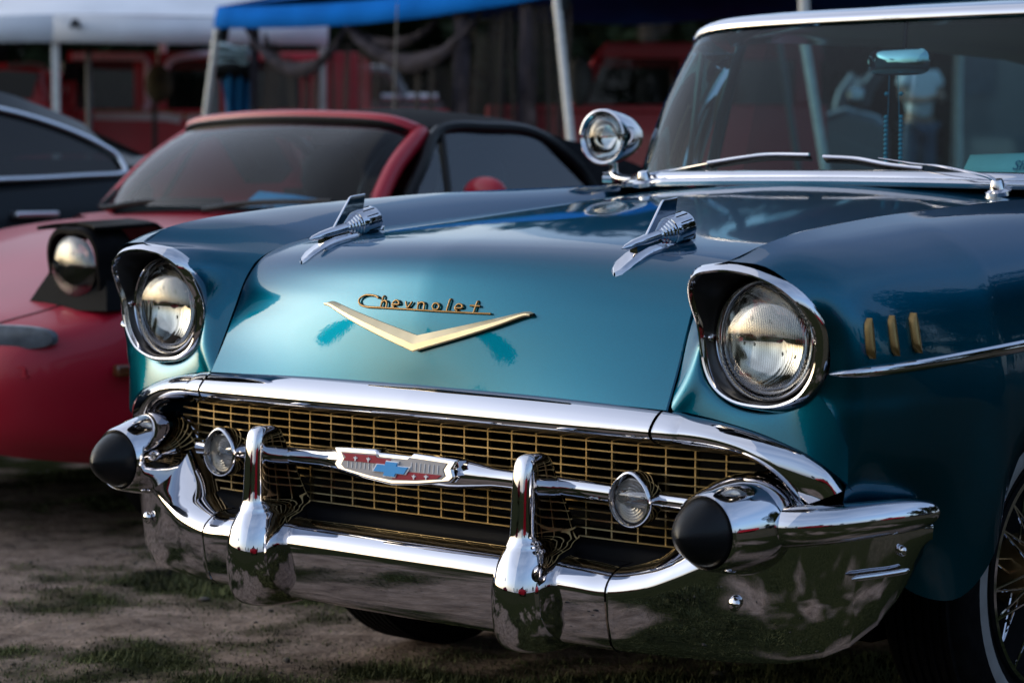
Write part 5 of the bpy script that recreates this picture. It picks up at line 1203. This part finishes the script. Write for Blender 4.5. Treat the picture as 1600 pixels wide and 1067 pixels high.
def tree(loc, pi, rot, sc, label, group, proto={}):
    t_ = thing('tree', label, 'tree', loc, rot, group); t_.scale = (sc, sc, sc)
    if pi not in proto:
        proto[pi] = (protos[pi][0].build('trunk', 'bark', t_, local=True), protos[pi][1].build('crown', 'leaf', t_, smooth=False, recalc=False, weld=0, local=True))
    else:
        for q in proto[pi]: c_ = q.copy(); COL.objects.link(c_); c_.parent = t_
    return t_
rn = random.Random(11)
for i in range(9):
    p = place(-250+i*260+rn.uniform(-50, 50), 30+rn.uniform(0, 7)); tree((p.x, p.y, GZ), i % 3, rn.uniform(0, 6), rn.uniform(.85, 1.15), 'dark leafy tree beyond the canopies and trucks', 'trees beyond the field')
hk = MB(); rh = random.Random(5)
for i in range(26000):
    u_ = rh.uniform(-500, 2300); D_ = 40+rh.uniform(-1.2, 1.2); p = place(u_, D_); q = Vector((p.x, p.y, GZ+rh.random()**.8*(3.6+.9*noise.noise(Vector((u_*.004, 0, 0)))))); u = Vector((rh.gauss(0, 1), rh.gauss(0, 1), rh.gauss(0, 1))).normalized(); w_ = u.orthogonal().normalized(); s_ = rh.uniform(.10, .26)
    o = len(hk.v); hk.v += [q-u*s_, q+w_*s_*.55, q+u*s_, q-w_*s_*.55]; hk.f.append((o, o+1, o+2, o+3))
hd = hk.build('undergrowth', 'leaf', smooth=False, recalc=False, weld=0); hd['kind'] = 'stuff'; hd['label'] = 'dense dark undergrowth below the far trees'; hd['category'] = 'undergrowth'
for i, (x, y) in enumerate(((7.5, 19), (11.5, 21), (15, 17.5), (19, 21), (10, 27), (4.5, 25), (22, 14), (17, 28), (26, 20))):
    tree((x, y, GZ), (0, 2, 2, 0, 2)[i % 5], i*1.3, 1.25+.1*(i % 3), 'tall leafy tree behind the teal car, out to its right', 'tall trees behind the row of cars')
for i in range(15):     # far side of the field, seen only in the chrome
    a_ = R_(-175+i*17+rn.uniform(-4, 4)); d = rn.uniform(52, 75)
    if -168 < math.degrees(a_) < -100: continue
    tree((d*math.cos(a_), d*math.sin(a_), GZ), i % 3, rn.uniform(0, 6), rn.uniform(.8, 1.2), 'leafy tree at the far edge of the field', 'trees around the field')
for az_, d, sc, pi_, lab in ((-145.8, 50, 1.0, 3, 'tall slim tree with a tufted crown, left one far in front of the teal car'), (-126.0, 48, 1.04, 3, 'tall slim tree with a tufted crown, right one far in front of the teal car'), (-132.0, 60, 1.0, 4, 'small tufted tree between two larger tufted ones far in front of the teal car')):
    tree((d*math.cos(R_(az_)), d*math.sin(R_(az_)), GZ), pi_, az_, sc, lab, 'trees around the field')
# more show cars across the grass, seen in the chrome
for i, (x, y, r) in enumerate(((5.2, -4.5, 2.4), (9.5, 1.5, 1.4), (-7, -13, .3))):
    c_ = copy_tree(rd); c_.location = (x, y, GZ); c_.rotation_euler = (0, 0, r); c_['label'] = 'red roadster parked across the grass opposite the teal car'; c_['group'] = 'roadsters across the grass'
c_ = copy_tree(sd_); c_.location = (8.5, 6.0, GZ); c_.rotation_euler = (0, 0, 1.2); c_['label'] = 'dark sedan parked across the grass beside the teal car'
